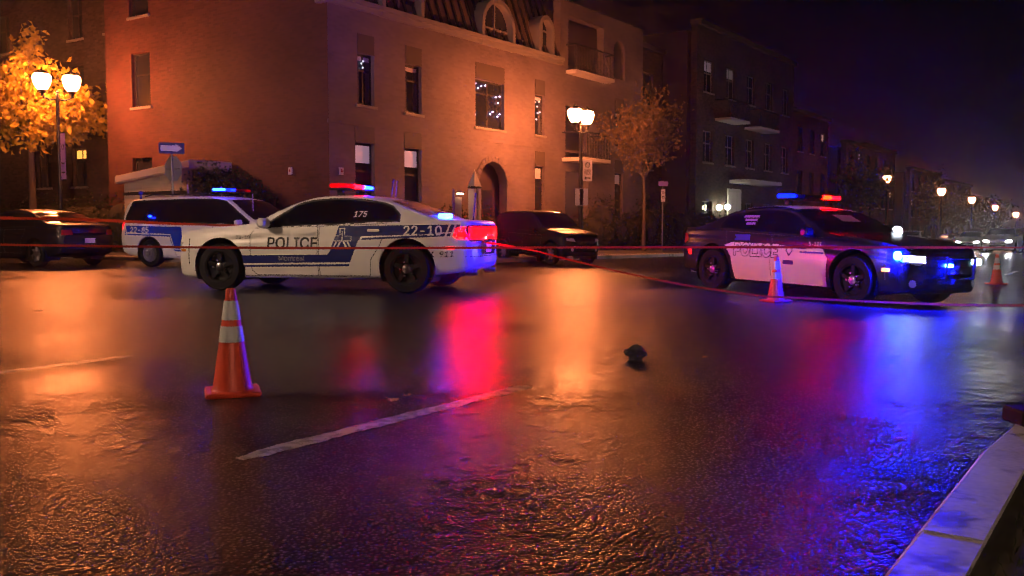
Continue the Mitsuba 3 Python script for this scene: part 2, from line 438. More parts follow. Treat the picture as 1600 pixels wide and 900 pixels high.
KH = 0.12
far_arc = rounded_corner(15.0, 16.3, 3.0, (1, 1))        # block with the brick building
near_arc = rounded_corner(15.0, 1.5, 3.0, (1, -1))
verge_arc = rounded_corner(0.58, 9.0, 4.0, (-1, -1))
def kerb(path, name_label, length, width=0.24, seed=1, inside=1):
    key = numbered('kerb'); labels[key] = {'kind': 'structure'}
    r = np.random.default_rng(seed)
    path = np.array(path, float); seg = np.linalg.norm(np.diff(path, axis=0), axis=1); cum = np.concatenate([[0], np.cumsum(seg)])
    at = lambda s: np.array([np.interp(s, cum, path[:, 0]), np.interp(s, cum, path[:, 1])])
    s = 0.0
    while s < cum[-1] - 0.1:
        L = min(length * r.uniform(0.6, 1.25), cum[-1] - s)
        a, b = at(s + 0.0015), at(s + L - 0.0015)
        t = (b - a) / np.linalg.norm(b - a); o = np.array([-t[1], t[0]]) * inside
        ht = KH + r.uniform(-0.002, 0.002)
        prof = [(0, -0.15), (0.004, ht - 0.03), (0.03, ht), (width, ht + 0.002), (width, -0.15)]
        st = [np.linalg.norm(b - a) * k for k in (0, 1)]
        V = [nd(*(p0 + o * px), gnd(*(p0 + o * px)) + pz) for p0 in (a, b) for px, pz in prof]
        k = len(prof); F = []
        for m in range(k):
            F += [(m, (m + 1) % k, k + (m + 1) % k), (m, k + (m + 1) % k, k + m)]
        F += [(0, 2, 1), (0, 3, 2), (0, 4, 3), (5, 6, 7), (5, 7, 8), (5, 8, 9)]
        mm = mesh(V, F); mm.fix_normals()
        obj('stone', mm, 'm_concrete', key)
        s += L
    return key
kerb([(0.58, d) for d in np.arange(-6, 5.0, 0.5)] + verge_arc + [(-3.5 - k, 9.0) for k in range(1, 18)], 'near', 1.0, 0.20, 3, 1)
kerb([(15.0, d) for d in np.arange(75, 19.3, -1.0)] + far_arc + [(18 + k, 16.3) for k in range(1, 42)], 'far', 2.6, 0.2, 4, 1)
kerb([(15.0, d) for d in np.arange(-14, -1.5, 1.0)] + near_arc + [(18 + k, 1.5) for k in range(1, 20)], 'left', 2.6, 0.2, 5, -1)

walk = sg.Polygon([(15.2, 175), (15.2, 19.3)] + [(n + 0.15, d + 0.15) for n, d in far_arc] + [(18, 16.5), (62, 16.5), (62, 175)]).buffer(0)
struct('sidewalk', sheet(walk, lambda n, d: gnd(n, d) + KH, 3.0), 'm_sidewalk')
walk2 = sg.Polygon([(15.2, -16), (15.2, -1.5)] + [(n + 0.15, d - 0.15) for n, d in near_arc] + [(18, 1.3), (40, 1.3), (40, -16)]).buffer(0)
struct('sidewalk', sheet(walk2, lambda n, d: gnd(n, d) + KH, 2.0), 'm_sidewalk')
verge = sg.Polygon([(0.39, -8), (0.39, 5.0)] + [(n - 0.16, d - 0.16) for n, d in verge_arc][1:] + [(-3.5, 8.77), (-24, 8.77), (-24, -8)]).buffer(0)
struct('verge', sheet(verge, lambda n, d: gnd(n, d) + KH - 0.02, 0.8), 'm_soil')
gpts = []
r0 = np.random.default_rng(11)
for _ in range(5200):
    n, d = 0.33 - abs(r0.normal(0, 0.9)), r0.uniform(0.5, 8.2)
    if verge.contains(sg.Point(n, d)) and meshkit.noise(np.array([n * 3, d * 3, 0.0])) > 0.35: gpts.append(nd(n, d, gnd(n, d) + KH - 0.022))
gpts = np.array(gpts)
gb = leaves(gpts, 0.035, 12, up=-2.5, aspect=0.12)
tag(obj('grass', gb, 'm_grass'), 'short dark grass beside the near kerb in the bottom right corner', 'grass', kind='stuff')

# ------------------------------------------------------------------ buildings
def szb(s0, s1, z0, z1): return sg.box(s0, z0, s1, z1)
def window(F, key, s0, s1, z0, z1, recess=0.14, mull=1, rail=None, frame='m_frame_dark', sill=True, lintel=False, blind=None, lit=None, curtain=False):
    """A window in an opening of the facade F: frame and bars, pane, sill; blind = (height share, emission)"""
    t = 0.06
    parts = [F.box(s0, s0 + t, z0, z1, -recess - 0.06, -recess), F.box(s1 - t, s1, z0, z1, -recess - 0.06, -recess),
             F.box(s0 + t, s1 - t, z0, z0 + t, -recess - 0.06, -recess), F.box(s0 + t, s1 - t, z1 - t, z1, -recess - 0.06, -recess)]
    for k in range(1, mull):
        c = s0 + (s1 - s0) * k / mull; parts.append(F.box(c - 0.03, c + 0.03, z0 + t, z1 - t, -recess - 0.055, -recess - 0.004))
    if rail: 
        zc = z0 + (z1 - z0) * rail; parts.append(F.box(s0 + t, s1 - t, zc - 0.03, zc + 0.03, -recess - 0.05, -recess + 0.003))
    w = obj('window', cat(parts), frame, key)
    obj('pane', F.box(s0 + t, s1 - t, z0 + t, z1 - t, -recess - 0.045, -recess - 0.03), 'm_pane', w, emit=lit, w=0.3)
    if blind:
        share, em = blind
        obj('blind', F.box(s0 + t + 0.01, s1 - t - 0.01, z1 - t - (z1 - z0) * share, z1 - t - 0.01, -recess - 0.028, -recess - 0.02), 'm_blind', w, emit=em, w=0.3)
    if curtain:
        for a0, a1 in ((0.0, 0.26), (0.7, 1.0)):
            cs = np.linspace(s0 + t + (s1 - s0 - 2 * t) * a0, s0 + t + (s1 - s0 - 2 * t) * a1, 5)
            for k in range(4): obj('curtain', F.box(cs[k] + 0.004, cs[k + 1] - 0.004, z0 + t, z1 - t - 0.05, -recess - 0.029, -recess - 0.024 + 0.004 * (k % 2)), 'm_curtain', w)
    if sill: obj('sill', F.box(s0 - 0.08, s1 + 0.08, z0 - 0.09, z0 - 0.003, -recess, 0.06), 'm_stone', w)
    if lintel: obj('lintel', F.box(s0 - 0.002, s1 + 0.002, z1 + 0.004, z1 + 0.58, -0.1, 0.012), 'm_stone_dark', w)
    return w


def arch_poly(s0, s1, z0, zs, k=20):
    c, r = (s0 + s1) / 2, (s1 - s0) / 2
    return sg.Polygon([(s0, z0), (s1, z0)] + [(c + r * math.cos(a), zs + r * math.sin(a)) for a in np.linspace(0, math.pi, k)])


A = Facade(nd(20, 0), D, -N)
B = Facade(nd(0, 19.616), -N, -D)
bld = thing('brick_apartment_building', 'three storey tan and red brick apartment building on the corner with an arched doorway', 'building')
openA = [(20.84, 21.58, 4.71, 6.26), (23.04, 23.85, 4.68, 6.24), (26.82, 28.61, 4.56, 6.26), (30.70, 31.41, 4.59, 6.15),
         (20.71, 21.56, 1.30, 3.56), (22.97, 23.82, 1.30, 3.54), (30.71, 31.42, 1.30, 3.36), (37.3, 38.1, 4.6, 6.15), (37.3, 38.1, 1.3, 3.4)]
wallA = szb(19.62, 40.0, -0.8, 7.52).union(szb(32.6, 40.0, 7.4, 10.2))
cut = shapely.union_all([sg.box(a, b, c, d) for a, b, c, d in [(o[0], o[2], o[1], o[3]) for o in openA]] +
                        [arch_poly(27.0, 28.78, -0.9, 2.47), szb(33.0, 34.8, 3.8, 6.0), szb(33.0, 34.9, 0.0, 3.3), szb(33.2, 36.2, 7.4, 9.6), arch_poly(37.1, 38.2, 7.6, 8.75)])
obj('wall', A.prism(wallA.difference(cut), -0.35, 0.0), 'm_brick_tan', bld)
openB = [(-29.65, -28.58, 5.16, 7.01), (-29.75, -28.6, 1.6, 3.39), (-29.7, -28.6, 8.27, 10.1), (-24.6, -23.6, 8.4, 10.2)]
wallB = szb(-31.2, -20.004, -0.8, 11.0).difference(shapely.union_all([sg.box(a, c, b, d) for a, b, c, d in openB]))
obj('wall', B.prism(wallB, -0.35, 0.0), 'm_brick_red', bld, label='red brick side wall')
obj('inner_wall', cat([A.box(19.98, 39.8, -0.6, 9.9, -10.5, -0.75)]), 'm_door_dark', bld)
obj('end_wall', cat([A.box(39.65, 40.0, -0.8, 10.2, -11.0, -0.352)]), 'm_brick_dark', bld)
obj('string_course', A.box(19.60, 40.02, 4.06, 4.16, -0.05, 0.025), 'm_brick_tan', bld)
for k, (a, b, c, d) in enumerate(openA):
    up = c > 4
    if k == 2: window(A, bld, a, b, c, d, mull=2, rail=0.72, lintel=True)
    elif up: window(A, bld, a, b, c, d, mull=2 if k == 0 else 1, rail=0.68, lintel=True, blind=(0.09, None), curtain=True)
    else: window(A, bld, a, b, c, d, rail=0.62, lintel=True, blind=(0.24, (0.20, 0.13, 0.17)) if k < 6 else (0.2, (0.05, 0.03, 0.03)))
for a, b, c, d in openB: window(B, bld, a, b, c, d, rail=0.6, lintel=False, frame='m_frame_dark')
# arched doorway: deep reveal, door, lamp-lit ring of bricks
ring = arch_poly(26.78, 29.0, 2.40, 2.47).difference(arch_poly(27.0, 28.78, -1, 2.47)).difference(szb(20, 40, -1, 2.47))
for k in range(15):
    a0, a1 = math.pi * k / 15 + 0.012, math.pi * (k + 1) / 15 - 0.012
    w = sg.Polygon([(27.89 + r * math.cos(a), 2.47 + r * math.sin(a)) for r, a in ((0.90, a0), (1.12, a0), (1.12, a1), (0.90, a1))])
    obj('arch_brick', A.prism(w, -0.05, 0.03), 'm_brick_tan', bld)
dr_ = obj('door', A.prism(arch_poly(27.02, 28.76, -0.6, 2.47), -0.62, -0.55), 'm_door_dark', bld)
for s0, s1 in ((27.2, 27.82), (27.96, 28.58)):
    obj('panel', A.box(s0, s1, 0.25, 1.0, -0.55, -0.53), 'm_door_dark', dr_)
    obj('pane', A.box(s0, s1, 1.15, 2.35, -0.55, -0.535), 'm_pane', dr_)
obj('handle', A.box(27.84, 27.87, 0.95, 1.2, -0.55, -0.49), 'm_chrome', dr_)
obj('cornice', cat([A.box(19.45, 32.62, 7.52, 7.66, -0.35, 0.12), A.box(19.40, 32.62, 7.66, 7.80, -0.35, 0.20)]), 'm_stone', bld)
# steep metal roof with standing seams
def roofpt(s, u, off=0.0):     # u 0..1 up the slope
    return nd(20.02 + 0.85 * u - off, s, 7.802 + 2.5 * u + 0.3 * off)
def roof_slab(s0, s1, off0, off1):
    P8 = [roofpt(s, u, o) for o in (off0, off1) for s, u in ((s0, 0), (s1, 0), (s1, 1), (s0, 1))]
    return trimesh.convex.convex_hull(np.array(P8))
rf = obj('roof', roof_slab(19.63, 32.59, -0.3, 0.0), 'm_roof_pale', bld)
for s in np.arange(19.9, 32.5, 0.46): obj('seam', roof_slab(s - 0.05, s + 0.05, -0.05, 0.05), 'm_frame_dark', rf)
for s0, s1, zt in ((22.0, 23.7, 8.35), (27.22, 28.99, 8.2), (30.95, 31.75, 8.7)):
    outer = arch_poly(s0 - 0.16, s1 + 0.16, 7.50, zt)
    inner = arch_poly(s0, s1, 7.62, zt)
    dm = obj('dormer', A.prism(outer.difference(inner), -0.8, 0.14), 'm_stone', bld)
    obj('pane', A.prism(inner, -0.2, -0.15), 'm_pane', dm)
    c = (s0 + s1) / 2
    obj('frame', cat([A.box(c - 0.035, c + 0.035, 7.63, zt + (s1 - s0) / 2 - 0.02, -0.148, -0.08), A.box(s0 + 0.01, s1 - 0.01, zt - 0.03, zt + 0.03, -0.145, -0.085)]), 'm_frame_pale', dm)
iw = arch_poly(37.1, 38.2, 7.6, 8.75)
w_ = obj('window', A.prism(iw.difference(iw.buffer(-0.07)), -0.2, -0.12), 'm_frame_dark', bld); obj('pane', A.prism(iw.buffer(-0.06), -0.18, -0.16), 'm_pane', w_)
def balcony(F, key, s0, s1, z, out, front=0.0):
    b = obj('balcony', F.box(s0, s1, z - 0.14, z, 0.004, out), 'm_pale', key)
    n = int((s1 - s0) / 0.13)
    for k in range(n + 1):
        s = s0 + 0.03 + (s1 - s0 - 0.06) * k / n
        obj('baluster', F.box(s - 0.009, s + 0.009, z + 0.003, z + 1.0, out - 0.06, out - 0.042), 'm_iron', b)
    obj('handrail', cat([F.box(s0, s1, z + 1.0, z + 1.05, out - 0.08, out - 0.02), F.box(s0, s0 + 0.04, z + 1.0, z + 1.05, 0.01, out - 0.082), F.box(s1 - 0.04, s1, z + 1.0, z + 1.05, 0.01, out - 0.082)]), 'm_iron', b)
    return b
balcony(A, bld, 32.72, 35.05, 3.80, 1.0)
balcony(A, bld, 33.0, 36.3, 7.38, 0.5)
obj('balcony_door', A.box(33.0, 34.8, 3.8, 6.0, -0.3, -0.25), 'm_pane', bld)
obj('balcony_door', A.box(33.2, 36.2, 7.4, 9.6, -0.7, -0.65), 'm_door_dark', bld)
obj('garage_door', A.box(33.0, 34.9, 0.0, 3.3, -0.3, -0.25), 'm_door_dark', bld)
for F, s, z in ((A, 20.08, 2.65), (B, -21.64, 2.69)):
    a = obj('alarm_box', F.box(s - 0.07, s + 0.07, z - 0.11, z + 0.11, 0.0, 0.05), 'm_pale', bld)
    obj('label_plate', F.box(s - 0.03, s + 0.03, z - 0.03, z + 0.05, 0.05, 0.055), 'm_lens_red', a)
# small lights hung in two upper windows
def bulbs(label, pts, em):
    ms = []
    key = thing('string_lights', label, 'string lights')
    for s, z in pts:
        b = trimesh.creation.icosphere(1, 0.035); b.apply_translation(A.O + A.S * s + Z * z + A.W * -0.10); ms.append(b)
    obj('bulbs', cat(ms), 'm_globe', key, True, emit=em, w=0.4)
    zs = sorted(pts, key=lambda q: q[0])
    obj('wire', tube([A.O + A.S * s + Z * (z + 0.03) + A.W * -0.10 for s, z in zs], 0.006, 4), 'm_iron', key)
bulbs('cool white little bulbs hung in the wide double window above the arched door', [(26.95, 6.1), (27.1, 5.95), (27.3, 6.05), (27.55, 6.1), (28.2, 5.75), (28.35, 5.55), (28.45, 5.8), (27.85, 5.1), (28.0, 5.2), (28.3, 5.05), (28.45, 5.15), (26.93, 5.0)], (1.6, 1.7, 3.2))
bulbs('cool white little bulbs in the narrow window right of the double window', [(30.85, 5.85), (31.0, 5.7), (31.15, 5.9), (31.05, 5.45), (31.2, 5.5), (30.95, 5.2)], (0.9, 0.9, 1.3))
bulbs('two cool white points in the top of the leftmost upper window on the lit front', [(21.12, 5.98), (21.18, 5.86), (21.2, 6.06)], (0.6, 0.7, 0.9))

# wing on the far left
wing = thing('dark_brick_building', 'dark brick building at the far left edge behind the lit autumn tree', 'building')
C = Facade(nd(0, 21.0), -N, -D)
opC = [(-35.9, -34.9, 2.6, 4.1), (-38.6, -37.5, 2.6, 4.1), (-35.9, -34.9, 5.6, 7.3), (-38.6, -37.5, 5.6, 7.3), (-33.4, -32.4, 5.6, 7.3), (-33.4, -32.4, 8.4, 10), (-35.9, -34.9, 8.4, 10), (-41.5, -40.4, 5.6, 7.3), (-41.5, -40.4, 8.4, 10)]
obj('wall', C.prism(szb(-48, -31.25, -0.8, 11.4).difference(shapely.union_all([sg.box(a, c, b, d) for a, b, c, d in opC])), -0.4, 0), 'm_brick_dark', wing)
for k, (a, b, c, d) in enumerate(opC): window(C, wing, a, b, c, d, mull=2, rail=0.6, blind=(0.22, (1.5, 0.62, 0.10)) if k == 0 else None)
obj('inner_wall', C.box(-47.8, -31.5, -0.6, 11.2, -9, -0.75), 'm_door_dark', wing)
obj('roof_edge', C.box(-48.1, -31.2, 11.4, 11.6, -0.5, 0.1), 'm_stone_dark', wing)

# row of houses along the street on the right
def row_house(label, n, d0, d1, ztop, bsdf, cols, floors, zbase, seed, lit=(), pale=False, extra=None):
    key = thing('row_house', label, 'building')
    F = Facade(nd(n, 0), D, -N)
    r = np.random.default_rng(seed); ops = []
    wcol = (d1 - d0) / cols
    for fl in range(floors):
        for c in range(cols):
            s = d0 + wcol * (c + 0.5); w = min(1.5, wcol * 0.42); z0 = zbase + 1.0 + fl * (ztop - zbase - 0.6) / floors
            ops.append((s - w / 2, s + w / 2, z0, z0 + (1.75 if fl else 1.7)))
    obj('wall', F.prism(szb(d0, d1, zbase - 0.6, ztop).difference(shapely.union_all([sg.box(a, c, b, d) for a, b, c, d in ops])), -0.35, 0), bsdf, key)
    for k, (a, b, c, d) in enumerate(ops): window(F, key, a, b, c, d, mull=2, rail=0.6, frame='m_frame_pale' if pale else 'm_frame_dark', blind=(0.3, lit[k]) if k < len(lit) and lit[k] else None)
    obj('inner_wall', F.box(d0 + 0.3, d1 - 0.3, zbase - 0.4, ztop - 0.2, -9, -0.7), 'm_door_dark', key)
    obj('cornice', F.box(d0 + 0.01, d1 - 0.01, ztop, ztop + 0.28, -0.45, 0.22), 'm_stone_dark', key)
    if extra: extra(F, key)
    return key
def entrance(F, key):
    balcony(F, key, 50.3, 53.2, 7.1, 1.0)
    balcony(F, key, 55.0, 58.5, 7.0, 1.0)
    obj('canopy', F.box(52.6, 58.2, 3.52, 3.72, 0.004, 1.3), 'm_pale', key)
    dk = obj('door', F.box(52.3, 54.4, 0.0, 3.2, 0.004, 0.08), 'm_pale', key)
    for k in range(3): obj('pane', F.box(52.42 + 0.66 * k, 52.98 + 0.66 * k, 0.4, 3.0, 0.08, 0.09), 'm_blind', dk, emit=(0.03, 0.025, 0.025), w=0.2)
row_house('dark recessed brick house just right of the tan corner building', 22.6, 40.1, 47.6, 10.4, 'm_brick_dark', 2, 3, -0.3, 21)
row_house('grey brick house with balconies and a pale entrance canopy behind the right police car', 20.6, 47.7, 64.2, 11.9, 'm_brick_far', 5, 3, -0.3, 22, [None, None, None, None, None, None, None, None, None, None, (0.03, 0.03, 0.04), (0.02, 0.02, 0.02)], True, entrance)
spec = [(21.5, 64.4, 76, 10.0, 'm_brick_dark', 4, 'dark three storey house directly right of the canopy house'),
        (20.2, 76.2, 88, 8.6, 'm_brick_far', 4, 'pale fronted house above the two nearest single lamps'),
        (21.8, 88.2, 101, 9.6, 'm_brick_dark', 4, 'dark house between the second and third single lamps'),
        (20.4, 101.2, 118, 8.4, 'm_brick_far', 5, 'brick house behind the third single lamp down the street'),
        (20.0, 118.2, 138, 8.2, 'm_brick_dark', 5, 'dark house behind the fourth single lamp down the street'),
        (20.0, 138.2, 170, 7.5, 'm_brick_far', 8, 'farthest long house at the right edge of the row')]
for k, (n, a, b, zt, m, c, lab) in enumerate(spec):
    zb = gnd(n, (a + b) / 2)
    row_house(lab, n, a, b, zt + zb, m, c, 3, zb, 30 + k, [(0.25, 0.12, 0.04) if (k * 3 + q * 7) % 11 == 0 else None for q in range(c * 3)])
    
# lean-to shed against the red wall
shed = thing('wooden_shed', 'lean-to shed with orange lit boards and a sloping roof edge against the red wall', 'shed')
Sf = Facade(nd(0, 18.1), -N, -D)      # s = -n ; left end n=28, right end n=24.4
for k in range(7):
    s0 = -27.95 + k * 0.5; top = 2.45 + 0.33 * (k + 0.5) / 7
    obj('board', Sf.prism(sg.Polygon([(s0 + 0.006, -0.1), (s0 + 0.494, -0.1), (s0 + 0.494, 2.44 + 0.33 * (s0 + 27.95 + 0.494) / 3.5), (s0 + 0.006, 2.44 + 0.33 * (s0 + 27.95) / 3.5)]), -0.05, 0.0 + 0.004 * (k % 2)), 'm_wood', shed)
obj('frame', cat([Sf.box(-28.0, -24.42, -0.2, 2.30, -1.4, -0.06)]), 'm_door_dark', shed)
obj('beam', Sf.box(-27.98, -24.42, 2.02, 2.12, 0.008, 0.05), 'm_frame_dark', shed)
rk = obj('roof', Sf.prism(sg.Polygon([(-28.2, 2.40), (-24.3, 2.78), (-24.3, 3.05), (-28.2, 2.66)]), -1.45, 0.14), 'm_wood', shed)
obj('fascia', Sf.prism(sg.Polygon([(-28.2, 2.45), (-24.3, 2.83), (-24.3, 3.02), (-28.2, 2.63)]), 0.143, 0.165), 'm_pale', rk)

# pointed marker pillar and lit notice by the arch
pil = thing('pointed_pillar', 'pale pointed pillar with a dark slot standing beside the arched doorway', 'pillar')
pc = nd(18.2, 24.35); gzp = gnd(18.2, 24.35) + KH
Pf = Facade(pc, D, -N)
obj('slab', cat([Pf.box(-0.19, -0.06, gzp, 2.22, -0.12, 0.12)]), 'm_pale', pil)
obj('slab', cat([Pf.box(0.06, 0.19, gzp, 2.24, -0.12, 0.12)]), 'm_pale', pil)
obj('slot', Pf.box(-0.06, 0.06, gzp, 2.24, -0.10, 0.06), 'm_frame_dark', pil)
obj('collar', Pf.box(-0.2, 0.2, 2.242, 2.30, -0.13, 0.13), 'm_frame_dark', pil)
pts = np.array([Pf.O + Pf.S * s + Z * z + Pf.W * w for s, z, w in ((-0.2, 2.302, 0.13), (0.2, 2.302, 0.13), (0.2, 2.302, -0.13), (-0.2, 2.302, -0.13), (0, 2.86, 0.0))])
obj('point', trimesh.convex.convex_hull(pts), 'm_pale', pil)
nb = thing('lit_notice_board', 'small lit notice board left of the pointed pillar', 'notice board')
obj('panel', Pf.box(-0.72, -0.36, 0.9, 1.95, -0.3, -0.25), 'm_pale', nb)
obj('post', Pf.box(-0.80, -0.74, gzp, 2.2, -0.3, -0.24), 'm_sign_purple', nb)
obj('lamp', Pf.box(-0.62, -0.40, 2.02, 2.08, -0.26, -0.14), 'm_globe', nb, emit=(9, 4.5, 2.5), w=0.5)
obj('hood', Pf.box(-0.74, -0.36, 2.085, 2.11, -0.3, -0.12), 'm_iron', nb)

# ------------------------------------------------------------------ street lamps
def globe_prof(k=1.0):
    return [(0.0, 0.0), (0.10 * k, 0.0), (0.15 * k, 0.03 * k), (0.205 * k, 0.12 * k), (0.245 * k, 0.24 * k), (0.262 * k, 0.34 * k), (0.25 * k, 0.42 * k), (0.20 * k, 0.46 * k), (0, 0.46 * k)]
GLOBE = mikit.ply(lathe(globe_prof(), 28), 'm_globe', smooth=50)
CAP = mikit.ply(lathe([(0, 0), (0.215, 0), (0.19, 0.05), (0.10, 0.10), (0.03, 0.13), (0.03, 0.18), (0, 0.2)], 24), 'm_iron', smooth=40)
NECK = mikit.ply(lathe([(0, 0), (0.05, 0), (0.05, 0.10), (0.09, 0.13), (0.13, 0.2), (0.12, 0.21), (0, 0.21)], 16), 'm_iron', smooth=40)
def pole_mesh(h):
    return cat([lathe([(0, 0), (0.20, 0), (0.20, 0.06), (0.15, 0.10), (0.14, 0.7), (0.10, 0.78), (0.075, 0.9), (0.055, h), (0, h)], 16), lathe([(0, 0), (0.09, 0), (0.10, 0.03), (0.09, 0.06), (0, 0.06)], 16).apply_translation([0, 0, 1.6])])
def at(p, M=None):
    m = np.eye(4); m[:3, 3] = p
    return m
def street_lamp(label, n, d, zc, col, axis=None, spread=0.42, k=1.0, w=4.0, group=None):
    key = thing('street_lamp', label, 'street lamp', group)
    p = nd(n, d); g = gnd(n, d) + KH * 0.9
    h = zc - 0.23 * k - 0.2 - g
    obj('pole', pole_mesh(h), 'm_iron', key, 35, M=at([p[0], p[1], g]))
    offs = [-axis * spread, axis * spread] if axis is not None else [np.zeros(3)]
    if axis is not None:
        top = np.array([p[0], p[1], zc - 0.43])
        arm = [top + axis * s * spread + Z * z for s, z in ((-1, 0.03), (-0.9, -0.06), (-0.5, -0.13), (0, -0.10), (0.5, -0.13), (0.9, -0.06), (1, 0.03))]
        obj('arm', tube(arm, 0.03, 8), 'm_iron', key, 40)
        obj('finial', lathe([(0, -0.2), (0.06, -0.2), (0.06, 0.0), (0.03, 0.1), (0.05, 0.14), (0, 0.22)], 12), 'm_iron', key, 40, M=at(top))
    for o in offs:
        c = np.array([p[0], p[1], zc - 0.23 * k]) + o
        Mk = np.diag([k, k, k, 1.0]); Mk[:3, 3] = c
        obj('globe', None, None, key, M=Mk, plydict=GLOBE, emit=col, w=w)
        Mn = np.diag([k, k, 1, 1.0]); Mn[:3, 3] = c - Z * 0.212
        obj('neck', None, None, key, M=Mn, plydict=NECK)
        Mc = np.diag([k, k, k, 1.0]); Mc[:3, 3] = c + Z * 0.463 * k
        obj('cap', None, None, key, M=Mc, plydict=CAP)
    return key
lampL = street_lamp('tall twin globe street lamp glowing orange under the yellow tree on the left', 29.75, 16.95, 5.70, SODIUM * G_LAMP * 0.82, np.array([0.87, 0.49, 0.0]), 0.44, 1.10, 8)
lampR = street_lamp('twin globe street lamp glowing orange in front of the corner building', 16.9, 28.95, 4.90, SODIUM * G_LAMP * 1.15, D, 0.42, 1.0, 8)
for d, n, z, k, lab in ((75.2, 16.8, 4.55, 1.15, 'nearest and highest of the single globe lamps lining the far street'), (88.45, 15.2, 3.94, 1.3, 'second single globe lamp down the far street'),
                        (105.3, 15.2, 3.59, 1.3, 'third single globe lamp down the far street'), (122.7, 15.2, 3.07, 1.2, 'fourth single globe lamp down the far street'), (143.3, 15.2, 2.43, 1.45, 'farthest single globe lamp at the right edge of the photo')):
    street_lamp(lab, n, d, z, SODIUM * np.array([1, 1.25, 1.7]) * 45, None, k=k, w=0.8, group='single globe lamps down the far street')
street_lamp('small single globe lamp just left of the nearest far street lamp', 19.4, 81.0, 4.05, np.array([1, 0.7, 0.75]) * 22, None, k=0.85, w=0.5)
# the white lamp on the near left corner, outside the frame, whose light falls on the cars
street_lamp('white street lamp on the near left corner outside the frame', 16.0, -1.0, 6.2, np.array([1.0, 0.64, 0.40]) * G_WHITE, None, k=1.3, w=6)
street_lamp('white street lamp on the verge behind the viewpoint', -6.5, -5.5, 6.0, np.array([1.0, 0.64, 0.42]) * 400, None, k=1.3, w=5)

# entrance lights
for s, z, k in ((50.5, 2.05, 0), (51.75, 2.10, 1)):
    key = thing('entrance_light', ('left' if k == 0 else 'right') + ' one of two bright white lights beside the canopy house entrance', 'wall light')
    F = Facade(nd(20.6, 0), D, -N)
    b = trimesh.creation.icosphere(2, 0.17); b.apply_translation(F.O + F.S * s + Z * z + F.W * 0.26)
    obj('bulb', b, 'm_globe', key, True, emit=(26, 26, 17), w=0.8)
    obj('bracket', F.box(s - 0.05, s + 0.05, z - 0.08, z + 0.08, 0.004, 0.08), 'm_iron', key)

# ------------------------------------------------------------------ signs
def ring_poly(c, r0, r1): return sg.Point(*c).buffer(r1, 24).difference(sg.Point(*c).buffer(r0, 24))
sg1 = thing('sign_post', 'thin grey sign post behind the police van carrying two signs', 'sign post')
p1 = nd(24.1, 17.2); g1 = gnd(24.1, 17.2) + KH
obj('post', tube([p1 + Z * g1, p1 + Z * 3.5], 0.03, 8), 'm_post', sg1)
a_ = np.array([0.93, 0.36, 0]); Of = Facade(p1 + Z * 0, a_, np.array([0.36, -0.93, 0]))
ow = thing('one_way_sign', 'dark one way sign with a pale arrow pointing right above the police van', 'traffic sign')
obj('plate', Of.prism(sg.box(-0.36, 3.16, 0.36, 3.49).buffer(-0.03).buffer(0.03), 0.035, 0.042), 'm_sign_blue', ow)
obj('arrow', Of.prism(sg.Polygon([(-0.31, 3.24), (0.12, 3.24), (0.12, 3.20), (0.30, 3.325), (0.12, 3.45), (0.12, 3.41), (-0.31, 3.41)]), 0.042, 0.046), 'm_sign_white', ow)
st = thing('octagonal_sign', 'octagonal road sign seen from its grey back under the one way sign', 'traffic sign')
a2 = np.array([0.86, -0.51, 0]); Os = Facade(p1, a2, np.array([-0.51, -0.86, 0]))
oct_ = sg.Polygon([(0.40 * math.cos(math.pi / 8 + k * math.pi / 4), 2.72 + 0.40 * math.sin(math.pi / 8 + k * math.pi / 4)) for k in range(8)])
obj('plate', Os.prism(oct_, -0.045, -0.038), 'm_sign_back', st)
obj('brace', cat([Os.box(-0.32, 0.32, 2.70, 2.73, -0.037, -0.030)]), 'm_post', st)

Lp = nd(29.75, 16.95); Lf = Facade(Lp, -N, -D)
bn = thing('parking_banner', 'long narrow pale plate hanging on the left street lamp pole', 'sign')
obj('plate', Lf.prism(sg.box(0.09, 2.55, 0.36, 4.05), -0.01, 0.004), 'm_sign_purple', bn)
obj('bracket', cat([Lf.box(0.0, 0.36, 4.055, 4.085, -0.012, 0.012), Lf.box(0.0, 0.36, 2.51, 2.545, -0.012, 0.012)]), 'm_iron', bn)
for k, zz in enumerate((3.6, 3.1, 2.8)): obj('symbol', Lf.prism(ring_poly((0.225, zz), 0.06, 0.085) if k == 0 else sg.box(0.13, zz - 0.05, 0.32, zz), 0.004, 0.007), 'm_ink', bn)
Rp = nd(16.9, 28.95); Rf = Facade(Rp, np.array([0.97, 0.24, 0]), np.array([0.24, -0.97, 0]))
ps = thing('parking_sign', 'white no parking sign with a ring symbol on the right street lamp pole', 'traffic sign')
obj('plate', Rf.prism(sg.box(0.08, 2.62, 0.43, 3.38).buffer(-0.03).buffer(0.03), -0.004, 0.004), 'm_sign_white', ps)
obj('symbol', Rf.prism(ring_poly((0.255, 3.2), 0.07, 0.10).union(affinity.rotate(sg.box(0.245, 3.11, 0.265, 3.29), 45)), 0.004, 0.008), 'm_ink', ps)
for k, zz in enumerate((3.02, 2.95, 2.88)): obj('text_line', Rf.prism(sg.box(0.13, zz - 0.02, 0.38, zz + 0.015), 0.004, 0.008), 'm_ink', ps)
obj('arrow', Rf.prism(sg.Polygon([(0.13, 2.73), (0.2, 2.79), (0.2, 2.75), (0.36, 2.75), (0.36, 2.71), (0.2, 2.71), (0.2, 2.67)]), 0.004, 0.008), 'm_ink', ps)
p2 = thing('lower_pole_sign', 'pale plate strapped lower down the right street lamp pole', 'sign')
obj('plate', Rf.prism(sg.box(-0.24, 1.75, 0.24, 2.35), 0.10, 0.107), 'm_sign_white', p2)
obj('strap', Rf.box(-0.03, 0.03, 1.8, 2.3, 0.0, 0.099), 'm_iron', p2)
